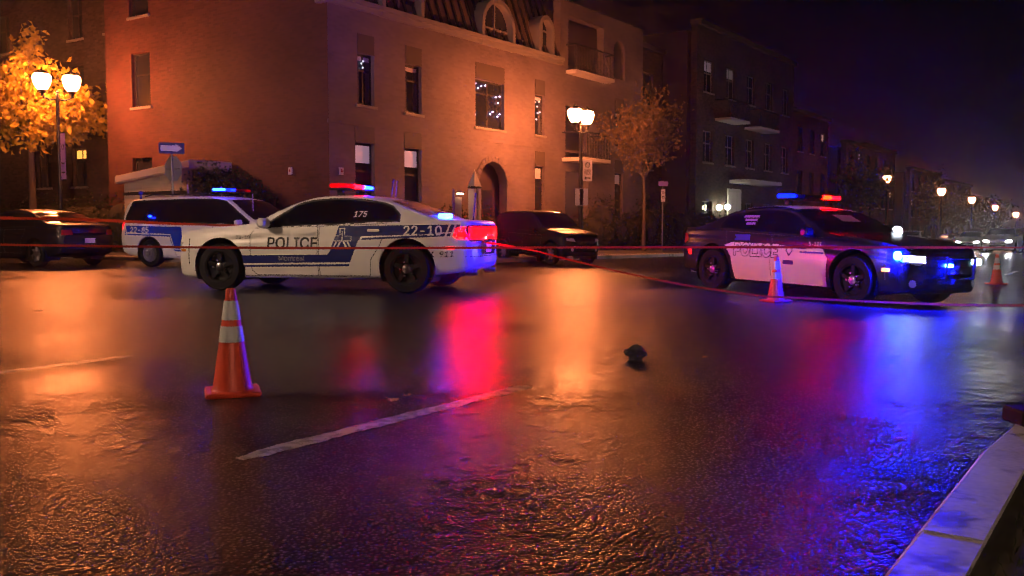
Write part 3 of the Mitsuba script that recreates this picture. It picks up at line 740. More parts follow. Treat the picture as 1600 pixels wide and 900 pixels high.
obj('bar', Rf.prism(sg.box(-0.07, 1.76, 0.07, 2.34), 0.107, 0.110), 'm_ink', p2)
nsn = thing('street_name_sign', 'purple street name blade with a small tag below it right of the tree trunk', 'street sign')
np_ = nd(15.6, 33.0); Nf = Facade(np_, np.array([0.9, 0.43, 0]), np.array([0.43, -0.9, 0])); gN = gnd(15.6, 33) + KH
obj('post', tube([np_ + Z * gN, np_ + Z * 2.75], 0.025, 8), 'm_post', nsn)
obj('blade', Nf.box(-0.22, 0.22, 2.55, 2.73, 0.027, 0.035), 'm_sign_purple', nsn)
obj('tag', Nf.prism(sg.box(-0.09, 1.95, 0.09, 2.42), 0.027, 0.033), 'm_sign_white', nsn)
for zz in (2.3, 2.12): obj('symbol', Nf.prism(ring_poly((0, zz), 0.03, 0.055), 0.033, 0.036), 'm_ink', nsn)
# ------------------------------------------------------------------ vehicles
class Body:
    """A car body as sections across its length. Curves are (x, value) pairs, front positive; the side is a function w(x, z)."""

    def __init__(s, top, belt, bot, wid, wheels, R, warp_f, warp_r, tumble=0.40, arch=0.075, flare=0.0):
        c = lambda pts: PchipInterpolator(*np.array(sorted(pts)).T)
        s.top, s.belt, s.bot, s.wid = c(top), c(belt), c(bot), c(wid)
        s.x0, s.x1 = min(p[0] for p in wid), max(p[0] for p in wid)
        s.tumble, s.wheels, s.R = tumble, wheels, R
        s.wf = PchipInterpolator(*np.array(warp_f).T); s.wr = PchipInterpolator(*np.array(sorted(warp_r)).T)
        xs = np.unique(np.round(np.concatenate([np.linspace(s.x0, s.x1, 120), s.x0 + np.linspace(0, 0.16, 14) ** 1.0, s.x1 - np.linspace(0, 0.2, 16)]), 4))
        secs = np.array([s.section(x) for x in xs]); k = secs.shape[1]
        loops = []
        for x, sec in zip(xs, secs):
            half = np.column_stack([np.full(k, x), sec]); mir = half[-2:0:-1] * [1, -1, 1]
            loops.append(s.warp(np.vstack([half, mir])))
        L = len(loops[0]); v = np.vstack(loops); f = []
        i, j = np.meshgrid(np.arange(len(xs) - 1), np.arange(L), indexing='ij')
        a, b, c_, d = i * L + j, i * L + (j + 1) % L, (i + 1) * L + (j + 1) % L, (i + 1) * L + j
        f = np.vstack([np.stack([a, b, c_], -1).reshape(-1, 3), np.stack([a, c_, d], -1).reshape(-1, 3)])
        n = len(v); v = np.vstack([v, loops[0].mean(0), loops[-1].mean(0)]); jj = np.arange(L); e = (len(xs) - 1) * L
        f = np.vstack([f, np.stack([np.full(L, n), (jj + 1) % L, jj], 1), np.stack([np.full(L, n + 1), e + jj, e + (jj + 1) % L], 1)])
        m = mesh(v, f)
        if m.volume < 0: m.invert()
        s.full = m
        s.verts = v
        s.nose = LinearNDInterpolator(v[v[:, 0] > s.x1 - 0.75][:, 1:], v[v[:, 0] > s.x1 - 0.75][:, 0])
        s.tail = LinearNDInterpolator(v[v[:, 0] < s.x0 + 0.55][:, 1:], v[v[:, 0] < s.x0 + 0.55][:, 0])
        man = manifold3d.Manifold(manifold3d.Mesh(vert_properties=np.asarray(m.vertices, np.float32), tri_verts=np.asarray(m.faces, np.uint32)))
        s.archR = R + arch
        for wx in wheels:
            for sy in (1, -1):
                cy = manifold3d.Manifold.cylinder(0.6, s.archR, s.archR, 48).rotate([90, 0, 0]).translate([wx, 0.45 * sy + (0.6 if sy > 0 else 0.0), R + 0.02])
                man = man - cy
        g = man.to_mesh(); s.body = mesh(g.vert_properties[:, :3], g.tri_verts)

    def warp(s, p):
        p = np.array(p, float); w = s.wid(p[:, 0]); q = np.clip(np.abs(p[:, 1]) / np.maximum(w, 0.3), 0, 1.05) ** 2.2
        p[:, 0] += -s.wf(np.clip(p[:, 0], 0, s.x1)) * q * (p[:, 0] > 0) + s.wr(np.clip(p[:, 0], s.x0, 0)) * q * (p[:, 0] < 0)
        return p

    def zt(s, x): b = s.belt(x); return b + (s.top(x) - b) * 0.93

    def side(s, x, z):
        """half width of the flank at height z (before the nose and tail are swept back)"""
        x, z = np.asarray(x, float), np.asarray(z, float)
        w, zb, ze = s.wid(x), s.bot(x), np.minimum(s.belt(x), s.top(x) - 0.01)
        q = np.clip((z - zb) / (ze - zb), 0, 1)
        low = w * np.where(q < 0.52, 1 - 0.085 * ((0.52 - q) / 0.52) ** 2, 1 - 0.05 * ((q - 0.52) / 0.48) ** 2)
        low = low - 0.012 * np.exp(-((q - 0.80) / 0.05) ** 2) * (w / 0.95)
        up = w * 0.95 - 0.008 - s.tumble * (z - ze)
        return np.where(z <= ze, low, up)

    def section(s, x):
        w, zb, ze, zt, zT = float(s.wid(x)), float(s.bot(x)), float(min(s.belt(x), s.top(x) - 0.01)), float(s.top(x)), float(s.zt(x))
        pts = [(0, zb), (w * 0.5, zb), (w * 0.87, zb)]
        for q in np.concatenate([[0.03], np.linspace(0.10, 0.7, 7), np.linspace(0.74, 1.0, 8)]):
            z = zb + (ze - zb) * q; pts.append((float(s.side(x, z)), z))
        yb = pts[-1][0]; yT = max(w * 0.95 - 0.008 - s.tumble * (zT - ze), 0.1)
        for q in (0.06, 0.3, 0.55, 0.8): pts.append((w * 0.95 - 0.008 - s.tumble * (zT - ze) * q, ze + (zT - ze) * q))
        crown = lambda y: zT + (zt - zT) * (1 - (y / yT) ** 2)
        a = np.array([w * 0.95 - 0.008 - s.tumble * (zT - ze) * 0.9, ze + (zT - ze) * 0.9]); c = np.array([yT * 0.90, crown(yT * 0.90)]); b = np.array([yT, zT])
        for t in (0.0, 0.25, 0.5, 0.75, 1.0): pts.append(tuple((1 - t) ** 2 * a + 2 * t * (1 - t) * b + t * t * c))
        for y in np.linspace(yT * 0.78, 0, 8): pts.append((y, crown(y)))
        return pts

    # patches laid on the skin
    def on_side(s, poly, sgn, off=0.005, cell=0.07):
        out = []
        for g in getattr(poly, 'geoms', [poly]):
            if g.geom_type != 'Polygon' or g.area < 1e-6: continue
            v, f = clip_tri(g, cell)
            out.append(s.lay_side(v, f, sgn, off))
        return cat(out)

    def lay_side(s, v, f, sgn, off, extra=None):
        x = v[:, 0].copy()
        for _ in range(4):      # undo the sweep so that the patch keeps its place
            y = s.side(x, v[:, 1]); x = x + (v[:, 0] - s.warp(np.column_stack([x, y, v[:, 1]]))[:, 0])
        y = s.side(x, v[:, 1]); P3 = s.warp(np.column_stack([x, y, v[:, 1]])); P3[:, 0] = v[:, 0]
        P3[:, 1] = (P3[:, 1] + off + (0 if extra is None else extra)) * sgn
        m = mesh(P3, f)
        if (m.face_normals[:, 1].mean() * sgn) < 0: m.invert()
        return m

    def text_side(s, text, h, x, z, sgn, off=0.007, bold=False, slant=0.0, depth=0.002):
        """lettering on a flank, its left end (as read) at x"""
        t = meshkit.text_mesh(text, h, depth, bold); v = np.array(t.vertices)
        dx = v[:, 0] + slant * v[:, 1]
        return s.lay_side(np.column_stack([x - sgn * dx, z + v[:, 1]]), np.array(t.faces), sgn, off, v[:, 2])

    def on_end(s, poly, end, off=0.006, cell=0.06):
        itp = s.nose if end > 0 else s.tail
        out = []
        for g in getattr(poly, 'geoms', [poly]):
            if g.geom_type != 'Polygon' or g.area < 1e-6: continue
            v, f = clip_tri(g, cell); x = itp(v)
            ok = ~np.isnan(x); x = np.where(ok, x, 0)
            f = f[ok[f].all(1)]
            if len(f) == 0: continue
            m = mesh(np.column_stack([x + end * off, v]), f)
            if m.face_normals[:, 0].mean() * end < 0: m.invert()
            out.append(m)
        return cat(out)

    def on_top(s, x0, x1, inset0, inset1, off=0.005, nx=24, ny=12, yfrac=1.0):
        """a patch of roof or screen between two stations, kept inside the pillars"""
        xs = np.linspace(x0, x1, nx); V = []
        for k, x in enumerate(xs):
            zT, zt = float(s.zt(x)), float(s.top(x)); ze = float(min(s.belt(x), zt - 0.01))
            yT = float(s.wid(x)) * 0.95 - 0.008 - s.tumble * (zT - ze); m = inset0 + (inset1 - inset0) * k / (nx - 1)
            for y in np.linspace(-(yT * yfrac - m), yT * yfrac - m, ny): V.append((x, y, zT + (zt - zT) * (1 - (y / yT) ** 2) + off))
        V = s.warp(np.array(V)); i, j = np.meshgrid(np.arange(nx - 1), np.arange(ny - 1), indexing='ij')
        q = np.stack([i * ny + j, (i + 1) * ny + j, (i + 1) * ny + j + 1, i * ny + j + 1], -1).reshape(-1, 4)
        m = mesh(V, np.vstack([q[:, [0, 1, 2]], q[:, [0, 2, 3]]]))
        if m.face_normals[:, 2].mean() < 0: m.invert()
        # a little outwards along the slope as well
        nrm = m.face_normals.mean(0); m.vertices += nrm * off
        return m


def dlo(bd, xr, xf, lo=0.02, hi=0.05, clip=None):
    """the side glass area between belt and roof rail, from xr to xf"""
    xs = np.linspace(xr, xf, 50); bot = [float(bd.belt(x)) + lo for x in xs]; tp = [max(float(bd.zt(x)) - hi, b + 0.001) for x, b in zip(xs, bot)]
    p = sg.Polygon(list(zip(xs, bot)) + list(zip(xs, tp))[::-1]).buffer(0)
    return p if clip is None else p.intersection(clip)


TYRES = {}
def wheel_parts(R, Wd, kind):
    """tyre, rim, spokes and cap about the x axis of a wheel (axis along y, outer face at +y)"""
    if (R, Wd, kind) in TYRES: return TYRES[(R, Wd, kind)]
    h, rr = Wd / 2, R * 0.62
    rot = trimesh.transformations.rotation_matrix(-math.pi / 2, [1, 0, 0])
    tyre = lathe([(rr, -h), (R - 0.03, -h), (R - 0.006, -h + 0.025), (R, -h + 0.06), (R, h - 0.06), (R - 0.006, h - 0.025), (R - 0.03, h), (rr + 0.02, h + 0.004), (rr, h - 0.01), (rr, -h)], 40); tyre.apply_transform(rot)
    rim = lathe([(0, h - 0.09), (rr * 0.55, h - 0.085), (rr * 0.93, h - 0.06), (rr * 0.95, h - 0.004), (rr, h - 0.002), (rr, h - 0.02), (rr, -h + 0.01), (0, -h + 0.01)], 40); rim.apply_transform(rot)
    sp = []
    n = {'steel': 5, 'alloy': 7, 'multi': 10}[kind]
    for k in range(n):
        b = bev(-rr * (0.09 if kind != 'steel' else 0.16), rr * (0.09 if kind != 'steel' else 0.16), h - 0.085, h - 0.018, rr * 0.12, rr * 0.94, 0.008)
        b.apply_transform(trimesh.transformations.rotation_matrix(2 * math.pi * k / n, [0, 1, 0])); sp.append(b)
    capm = lathe([(0, h + 0.006), (0.03, h + 0.005), (0.06, h - 0.005), (0.075, h - 0.03), (0.075, h - 0.09), (0, h - 0.09)], 24); capm.apply_transform(rot)
    nuts = []
    for k in range(5):
        c = trimesh.creation.cylinder(0.013, 0.05, sections=8); c.apply_translation([0.105 * math.cos(k * 1.2566), 0.105 * math.sin(k * 1.2566), h - 0.03]); c.apply_transform(rot); nuts.append(c)
    out = {'tyre': mikit.ply(tyre, 'm_tyre', smooth=35), 'rim': mikit.ply(rim, 'm_steel_black' if kind == 'steel' else 'm_alloy' if kind == 'multi' else 'm_steel_black', smooth=35),
           'spoke': [mikit.ply(b, 'm_steel_black' if kind == 'steel' else 'm_alloy', smooth=False) for b in sp], 'cap': mikit.ply(capm, 'm_chrome', smooth=40), 'nut': [mikit.ply(c, 'm_chrome') for c in nuts]}
    TYRES[(R, Wd, kind)] = out
    return out


def place_car(x, y, deg, dz=0.0):
    a = math.radians(deg); e = 0.8
    g = lambda px, py: float(gz(px, py))
    up = np.array([-(g(x + e, y) - g(x - e, y)) / (2 * e), -(g(x, y + e) - g(x, y - e)) / (2 * e), 1.0]); up /= np.linalg.norm(up)
    fw = np.array([math.cos(a), math.sin(a), 0]); fw -= up * (fw @ up); fw /= np.linalg.norm(fw)
    M = np.eye(4); M[:3, 0] = fw; M[:3, 1] = np.cross(up, fw); M[:3, 2] = up; M[:3, 3] = [x, y, g(x, y) + dz]
    return M


class Car:
    def __init__(self, name, label, cat_, bd, M, paint, wheel_kind='steel', track=0.82, tw=0.235, detail=True, steer=0.0, group=None):
        self.key, self.bd, self.M = thing(name, label, cat_, group), bd, M
        self.add('body', bd.body, paint, 28)
        for wx in bd.wheels:
            for sy in (1, -1):
                lin = trimesh.creation.cylinder(bd.archR - 0.004, 0.42, sections=40)
                lin.faces = lin.faces[np.abs(lin.face_normals[:, 2]) < 0.5]
                disc = trimesh.creation.cylinder(bd.archR - 0.004, 0.004, sections=40); disc.apply_translation([0, 0, -0.205])
                ln = cat([lin, disc]); ln.apply_transform(trimesh.transformations.rotation_matrix(-math.pi / 2 * sy, [1, 0, 0])); ln.apply_translation([wx, sy * (track - 0.12), bd.R + 0.02])
                ln = ln.slice_plane([0, 0, 0.17], [0, 0, 1])
                self.add('wheel_arch', ln, 'm_trim')
                self.wheel(wx, sy, track, tw, wheel_kind, steer if wx > 0 else 0.0)

    def add(self, name, m, bsdf, smooth=False, parent=None, **k):
        return obj(name, m, bsdf, parent or self.key, smooth, M=self.M, **k)

    def wheel(self, wx, sy, track, tw, kind, steer):
        p = wheel_parts(self.bd.R, tw, kind)
        W = np.eye(4); W[:3, 3] = [wx, sy * track, self.bd.R]
        a = math.radians(steer); Rz = np.eye(4); Rz[:2, :2] = [[math.cos(a), -math.sin(a)], [math.sin(a), math.cos(a)]]
        if sy < 0: Rz[:2, :2] = Rz[:2, :2] @ np.array([[-1, 0], [0, -1]])
        Mw = self.M @ W @ Rz
        w = obj('wheel', None, None, self.key, M=Mw, plydict=p['rim'])
        obj('tyre', None, None, w, M=Mw, plydict=p['tyre'])
        for d in p['spoke']: obj('spoke', None, None, w, M=Mw, plydict=d)
        obj('cap', None, None, w, M=Mw, plydict=p['cap'])
        if kind == 'steel':
            for d in p['nut']: obj('nut', None, None, w, M=Mw, plydict=d)

    def glazing(self, xr, xf, posts, ws, rw, clip=None, pillar=0.05):
        """side windows between posts, windscreen ws=(x0, x1), rear window rw=(x0, x1)"""
        bd = self.bd; area = dlo(bd, xr, xf, clip=clip)
        edges = [xr] + list(posts) + [xf]
        for sy in (1, -1):
            self.add('window_surround', bd.on_side(area.buffer(0.022).intersection(dlo(bd, xr - 0.05, xf + 0.05, 0.0, 0.02)), sy, 0.004), 'm_trim', 40)
            for a, b in zip(edges[:-1], edges[1:]):
                g = area.intersection(sg.box(a + (pillar / 2 if a != xr else 0), 0, b - (pillar / 2 if b != xf else 0), 3)).buffer(-0.008)
                if not g.is_empty: self.add('window', bd.on_side(g, sy, 0.008), 'm_glass', 40)
        self.add('windscreen', bd.on_top(*ws, 0.05, 0.06), 'm_glass', 40)
        if rw: self.add('rear_window', bd.on_top(*rw, 0.08, 0.06), 'm_glass', 40)

    def doors(self, outlines, handles, mirror=None, paint='m_trim'):
        bd = self.bd
        for sy in (1, -1):
            for p in outlines:
                self.add('door_seam', bd.on_side(p.buffer(0.0).difference(p.buffer(-0.009)), sy, 0.0035), 'm_seam', 40)
            for (hx, hz) in handles:
                self.add('door_handle', bd.on_side(sg.box(hx - 0.095, hz - 0.02, hx + 0.095, hz + 0.02).buffer(-0.012).buffer(0.012), sy, 0.03, 0.05), paint, 30)
            if mirror:
                mx, mz = mirror; y = float(bd.side(mx, mz))
                b = bev(mx - 0.08, mx + 0.07, y + 0.05, y + 0.24, mz - 0.02, mz + 0.13, 0.035); s_ = bev(mx - 0.03, mx + 0.05, y - 0.02, y + 0.07, mz - 0.02, mz + 0.03, 0.01)
                m = cat([b]); 
                if sy < 0: m.vertices[:, 1] *= -1; m.invert(); s_.vertices[:, 1] *= -1; s_.invert()
                k = self.add('mirror', m, paint, 40); self.add('mount', s_, 'm_trim', 30, parent=k)


def rect(x0, x1, z0, z1): return sg.box(min(x0, x1), z0, max(x0, x1), z1)
def lens_box(x0, x1, y0, y1, z0, z1, r=0.015): return bev(x0, x1, y0, y1, z0, z1, r)


# ---- full size sedan used by the police
SED = Body(top=[(-2.57, 0.86), (-2.55, 0.98), (-2.50, 1.055), (-2.42, 1.085), (-2.1, 1.10), (-1.95, 1.125), (-1.6, 1.255), (-1.2, 1.39), (-0.8, 1.46), (-0.4, 1.482), (-0.05, 1.465), (0.2, 1.41), (0.6, 1.245), (0.95, 1.075), (1.15, 1.035), (1.7, 0.985), (2.1, 0.93), (2.33, 0.875), (2.43, 0.80), (2.48, 0.72), (2.505, 0.63)],
           belt=[(-2.57, 0.80), (-2.5, 0.98), (-2.4, 1.03), (-1.9, 1.05), (-1.3, 1.055), (-0.5, 1.02), (0.3, 0.985), (0.95, 0.96), (1.5, 0.925), (2.1, 0.85), (2.4, 0.74), (2.505, 0.58)],
           bot=[(-2.57, 0.46), (-2.52, 0.38), (-2.4, 0.33), (-1.9, 0.27), (-1.3, 0.22), (0, 0.20), (1.3, 0.20), (2.0, 0.20), (2.35, 0.22), (2.45, 0.27), (2.505, 0.36)],
           wid=[(-2.57, 0.72), (-2.54, 0.80), (-2.45, 0.86), (-2.2, 0.905), (-1.7, 0.95), (-1.2, 0.955), (0, 0.945), (1.2, 0.95), (1.7, 0.945), (2.1, 0.90), (2.35, 0.83), (2.45, 0.75), (2.505, 0.62)],
           wheels=(1.525, -1.525), R=0.365, warp_f=[(0, 0), (0.6, 0.0), (1.2, 0.10), (1.9, 0.05), (2.505, 0.16)], warp_r=[(-2.57, 0.09), (-2.2, 0.03), (-1.6, 0.05), (-1.0, 0.0), (0, 0)], arch=0.07)
SED_CLIP = sg.Polygon([(0.86, 0.9), (0.60, 1.03), (0.70, 1.05), (0.12, 1.40), (-0.5, 1.45), (-0.9, 1.42), (-1.28, 1.28), (-1.42, 1.14), (-1.35, 0.9)])
SED_DOORS = [sg.Polygon([(0.98, 0.32), (1.0, 0.86), (0.92, 0.97), (-0.12, 1.0), (-0.12, 0.25), (0.9, 0.25)]), sg.Polygon([(-0.135, 0.25), (-0.135, 1.0), (-1.22, 1.04), (-1.13, 0.72), (-0.98, 0.5), (-0.95, 0.25)])]


def blue_band(x):
    """outline of the blue stripe: high at the back, stepping down to the sill at the front"""
    return sg.Polygon([(-0.46, 1.00), (-2.32, 1.02), (-2.38, 0.86), (-0.78, 0.79), (-0.62, 0.40), (1.10, 0.37), (1.12, 0.55), (-0.28, 0.57), (-0.33, 0.63)])


def lightbar(car, xc, z, half, cols, dx=0.14, posts=True):
    """a low roof bar of coloured lens blocks; cols: (bsdf, emission or None, weight) from left (+y) to right"""
    key = car.add('light_bar', cat([bev(xc - dx - 0.01, xc + dx + 0.01, -half, half, z - 0.03, z, 0.012)]), 'm_trim', 30)
    for sy in (-1, 1): car.add('foot', bev(xc - 0.05, xc + 0.05, sy * (half - 0.16) - 0.05, sy * (half - 0.16) + 0.05, z - 0.115, z - 0.032, 0.01), 'm_trim', 30, parent=key)
    n = len(cols); w = 2 * half / n
    for k, (b, em, wt) in enumerate(cols):
        y1 = half - k * w
        car.add('lens', lens_box(xc - dx, xc + dx, y1 - w + 0.004, y1 - 0.004, z + 0.002, z + 0.066, 0.024), b, 40, parent=key, emit=em, w=wt)
    return key


def common_sedan(car, tail=None, tail_w=1.0):
    bd = car.bd
    car.glazing(-1.40, 0.80, (-0.12, -1.02), (0.22, 0.92), (-1.86, -1.22), clip=SED_CLIP, pillar=0.06)
    paint = scene[car.key + '__body']['bsdf']['id']
    car.doors(SED_DOORS, [(0.05, 0.90), (-1.02, 0.935)], (0.72, 0.99), paint)
    car.add('grille', bd.on_end(sg.Polygon([(-0.48, 0.50), (0.48, 0.50), (0.56, 0.70), (-0.56, 0.70)]), 1, 0.008), 'm_trim', 40)
    g = car.key + '__grille'
    car.add('bar', bd.on_end(sg.box(-0.53, 0.585, 0.53, 0.605), 1, 0.016), 'm_steel_black', 30, parent=g); car.add('bar', bd.on_end(sg.box(-0.012, 0.51, 0.012, 0.69), 1, 0.016), 'm_steel_black', 30, parent=g)
    car.add('lower_intake', bd.on_end(sg.Polygon([(-0.55, 0.30), (0.55, 0.30), (0.50, 0.43), (-0.50, 0.43)]), 1, 0.008), 'm_trim', 40)
    car.add('bumper_seam', bd.on_side(sg.box(2.06, 0.40, 2.075, 0.80), 1, 0.004), 'm_seam'); car.add('bumper_seam', bd.on_side(sg.box(2.06, 0.40, 2.075, 0.80), -1, 0.004), 'm_seam')
    for sy in (1, -1):
        hl = sg.Polygon([(sy * 0.48, 0.645), (sy * 0.60, 0.615), (sy * 0.80, 0.66), (sy * 0.83, 0.74), (sy * 0.72, 0.765), (sy * 0.52, 0.74)])
        car.add('headlight', bd.on_end(hl, 1, 0.008), 'm_lens_clear', 40)
        car.add('fog_light', bd.on_end(sg.Point(sy * 0.66, 0.36).buffer(0.055), 1, 0.008), 'm_lens_clear', 30)
    # tail: a wide lamp, bumper, plate
    tl = sg.box(-0.80, 0.80, 0.80, 0.99).buffer(-0.03).buffer(0.03) if False else shapely.box(-0.80, 0.80, 0.80, 0.985).buffer(-0.03).buffer(0.03)
    t = car.add('tail_light', bd.on_end(tl, -1, 0.008), 'm_lens_red', 40, emit=tail, w=tail_w)
    for sy in (1, -1):
        car.add('side_lens', bd.on_side(sg.Polygon([(-2.24, 0.85), (-2.28, 0.97), (-2.50, 0.99), (-2.50, 0.80), (-2.30, 0.81)]), sy, 0.009), 'm_lens_red', 40, parent=t, emit=tail, w=tail_w * 0.5)
        car.add('side_marker', bd.on_side(rect(-2.26, -2.14, 0.66, 0.70), sy, 0.006), 'm_lens_red', emit=None if tail is None else tuple(np.array(tail) * 0.12), w=0.3)
        car.add('rocker_seam', bd.on_side(rect(-1.08, 1.1, 0.235, 0.245), sy, 0.004), 'm_seam')
        car.add('exhaust', trimesh.creation.cylinder(0.04, 0.18, sections=16).apply_transform(trimesh.transformations.rotation_matrix(math.pi / 2, [0, 1, 0])).apply_translation([-2.42, sy * 0.55, 0.30]), 'm_chrome', 40)
    car.add('tail_bezel', bd.on_end(tl.buffer(0.025).difference(tl.buffer(-0.0)), -1, 0.007), 'm_trim', 40)
    pl = car.add('number_plate', bd.on_end(sg.box(-0.155, 0.60, 0.155, 0.755), -1, 0.012), 'm_white_vinyl')
    car.add('plate_surround', bd.on_end(sg.box(-0.30, 0.57, 0.30, 0.785).difference(sg.box(-0.155, 0.60, 0.155, 0.755)), -1, 0.007), 'm_seam')
    car.add('bumper_seam', bd.on_end(sg.box(-0.9, 0.545, 0.9, 0.553), -1, 0.006), 'm_seam')


# ---- first police car: white with the blue stepped stripe, tail lit red
M1 = place_car(-2.92, 15.37, 167.0); M1[:3, :3] *= 1.03
c1 = Car('police_car', 'white police car with blue stepped stripe and glowing red tail light across the street', 'police car', SED, M1, 'm_car_white', 'steel', 0.825)
TAIL_R = (85, 0.012, 0.015)
common_sedan(c1, TAIL_R, 4)
band = blue_band(0)
for sy in (1, -1):
    st_ = c1.add('stripe', SED.on_side(band, sy, 0.0055), 'm_blue_vinyl', 40, label='dark blue stepped stripe')
    inner = sg.LineString([(-2.36, 0.905), (-0.83, 0.835), (-0.665, 0.445), (1.11, 0.415)]).buffer(0.013, cap_style=2)
    c1.add('pinstripe', SED.on_side(inner, sy, 0.008), 'm_white_vinyl', 40, parent=st_)
    for k in range(3):
        x = -2.10 - 0.085 * k
        c1.add('slash', SED.on_side(sg.Polygon([(x, 0.76), (x + 0.028, 0.76), (x - 0.07, 1.03), (x - 0.098, 1.03)]) if sy > 0 else sg.Polygon([(x, 0.76), (x + 0.028, 0.76), (x - 0.07, 1.03), (x - 0.098, 1.03)]), sy, 0.0085), 'm_white_vinyl', 40, parent=st_)
    tx = lambda xl, w: xl if sy > 0 else xl - w       # left end as read, for either flank
    c1.add('lettering', SED.text_side('POLICE', 0.165, tx(0.72, 0.82), 0.66, sy, bold=True), 'm_ink', label='dark POLICE lettering on the front door')
    c1.add('lettering', SED.text_side('22-10', 0.055, tx(1.24, 0.2), 0.80, sy), 'm_ink', label='small dark 22-10 on the front wing')
    c1.add('lettering', SED.text_side('22-10', 0.135, tx(-1.47, 0.58), 0.865, sy, 0.0085, bold=True), 'm_white_vinyl', label='white 22-10 on the blue stripe')
    c1.add('lettering', SED.text_side('Montréal', 0.075, tx(0.52, 0.42), 0.475, sy, 0.0085), 'm_grey_vinyl', label='faint town name on the low stripe')
    c1.add('lettering', SED.text_side('175', 0.085, tx(-0.66, 0.16), 1.135, sy, 0.011, bold=True, slant=0.2), 'm_white_vinyl', label='white 175 on the rear side window')
    c1.add('lettering', SED.text_side('911', 0.085, tx(-2.02, 0.22), 0.545, sy, slant=0.15), 'm_ink', label='dark 911 on the rear wing')
    c1.add('phone_mark', SED.on_side(ring_poly((-1.955, 0.585), 0.028, 0.042).difference(sg.box(-2.0, 0.5, -1.955, 0.7) if sy > 0 else sg.box(-1.955, 0.5, -1.9, 0.7)), sy, 0.007, 0.03), 'm_ink')
    # the force's badge: an outlined cross over a chevron
    cx, cz = -0.52, 0.80
    cross = shapely.union_all([sg.box(cx - 0.045, cz - 0.03, cx + 0.045, cz + 0.17), sg.box(cx - 0.15, cz - 0.03, cx + 0.15, cz + 0.06)])
    chev = [sg.Polygon([(cx + s * a, cz - 0.035), (cx + s * (a + 0.03), cz - 0.035), (cx + s * (a + 0.075), cz - 0.12), (cx + s * (a + 0.045), cz - 0.12)]) for s in (1, -1) for a in (0.012, 0.075)]
    c1.add('badge', SED.on_side(shapely.union_all([cross.difference(cross.buffer(-0.013)), sg.box(cx - 0.007, cz - 0.03, cx + 0.007, cz + 0.12)]), sy, 0.0085, 0.05), 'm_white_vinyl', 40, label='outlined white cross badge')
    for q_ in chev: c1.add('badge_stroke', SED.on_side(q_, sy, 0.0085, 0.05), 'm_white_vinyl', 40)
R_ON, B_ON = tuple(RED * 120), tuple(BLUE * 200)
lightbar(c1, -0.30, 1.585, 0.60, [('m_lens_red', tuple(RED * 1.2), 0.3), ('m_lens_red', tuple(RED * 3), 0.3), ('m_lens_red', R_ON, 1.5), ('m_lens_red', R_ON, 1.5), ('m_lens_blue', tuple(BLUE * 200), 1.0), ('m_lens_blue', B_ON, 2.5)])
c1.add('deck_light', lens_box(-2.02, -1.90, 0.18, 0.56, 1.120, 1.185, 0.014), 'm_lens_blue', 30, emit=tuple(BLUE * 900), w=5, label='blue light on the rear deck')
for y, x in ((-0.2, -0.95), (0.25, -1.05)):
    c1.add('antenna', tube([(x, y, 1.44), (x - 0.03, y, 1.72)], 0.008, 6), 'm_ink')
c1.add('trunk_antenna', tube([(-2.2, -0.35, 1.09), (-2.24, -0.35, 1.52)], 0.012, 6), 'm_ink')
c1.add('front_marker', SED.on_side(rect(2.13, 2.25, 0.60, 0.64), 1, 0.006), 'm_lens_amber'); 
c1.add('spotlight', trimesh.creation.icosphere(2, 0.07).apply_translation([0.78, 0.93, 1.05]), 'm_chrome', True)

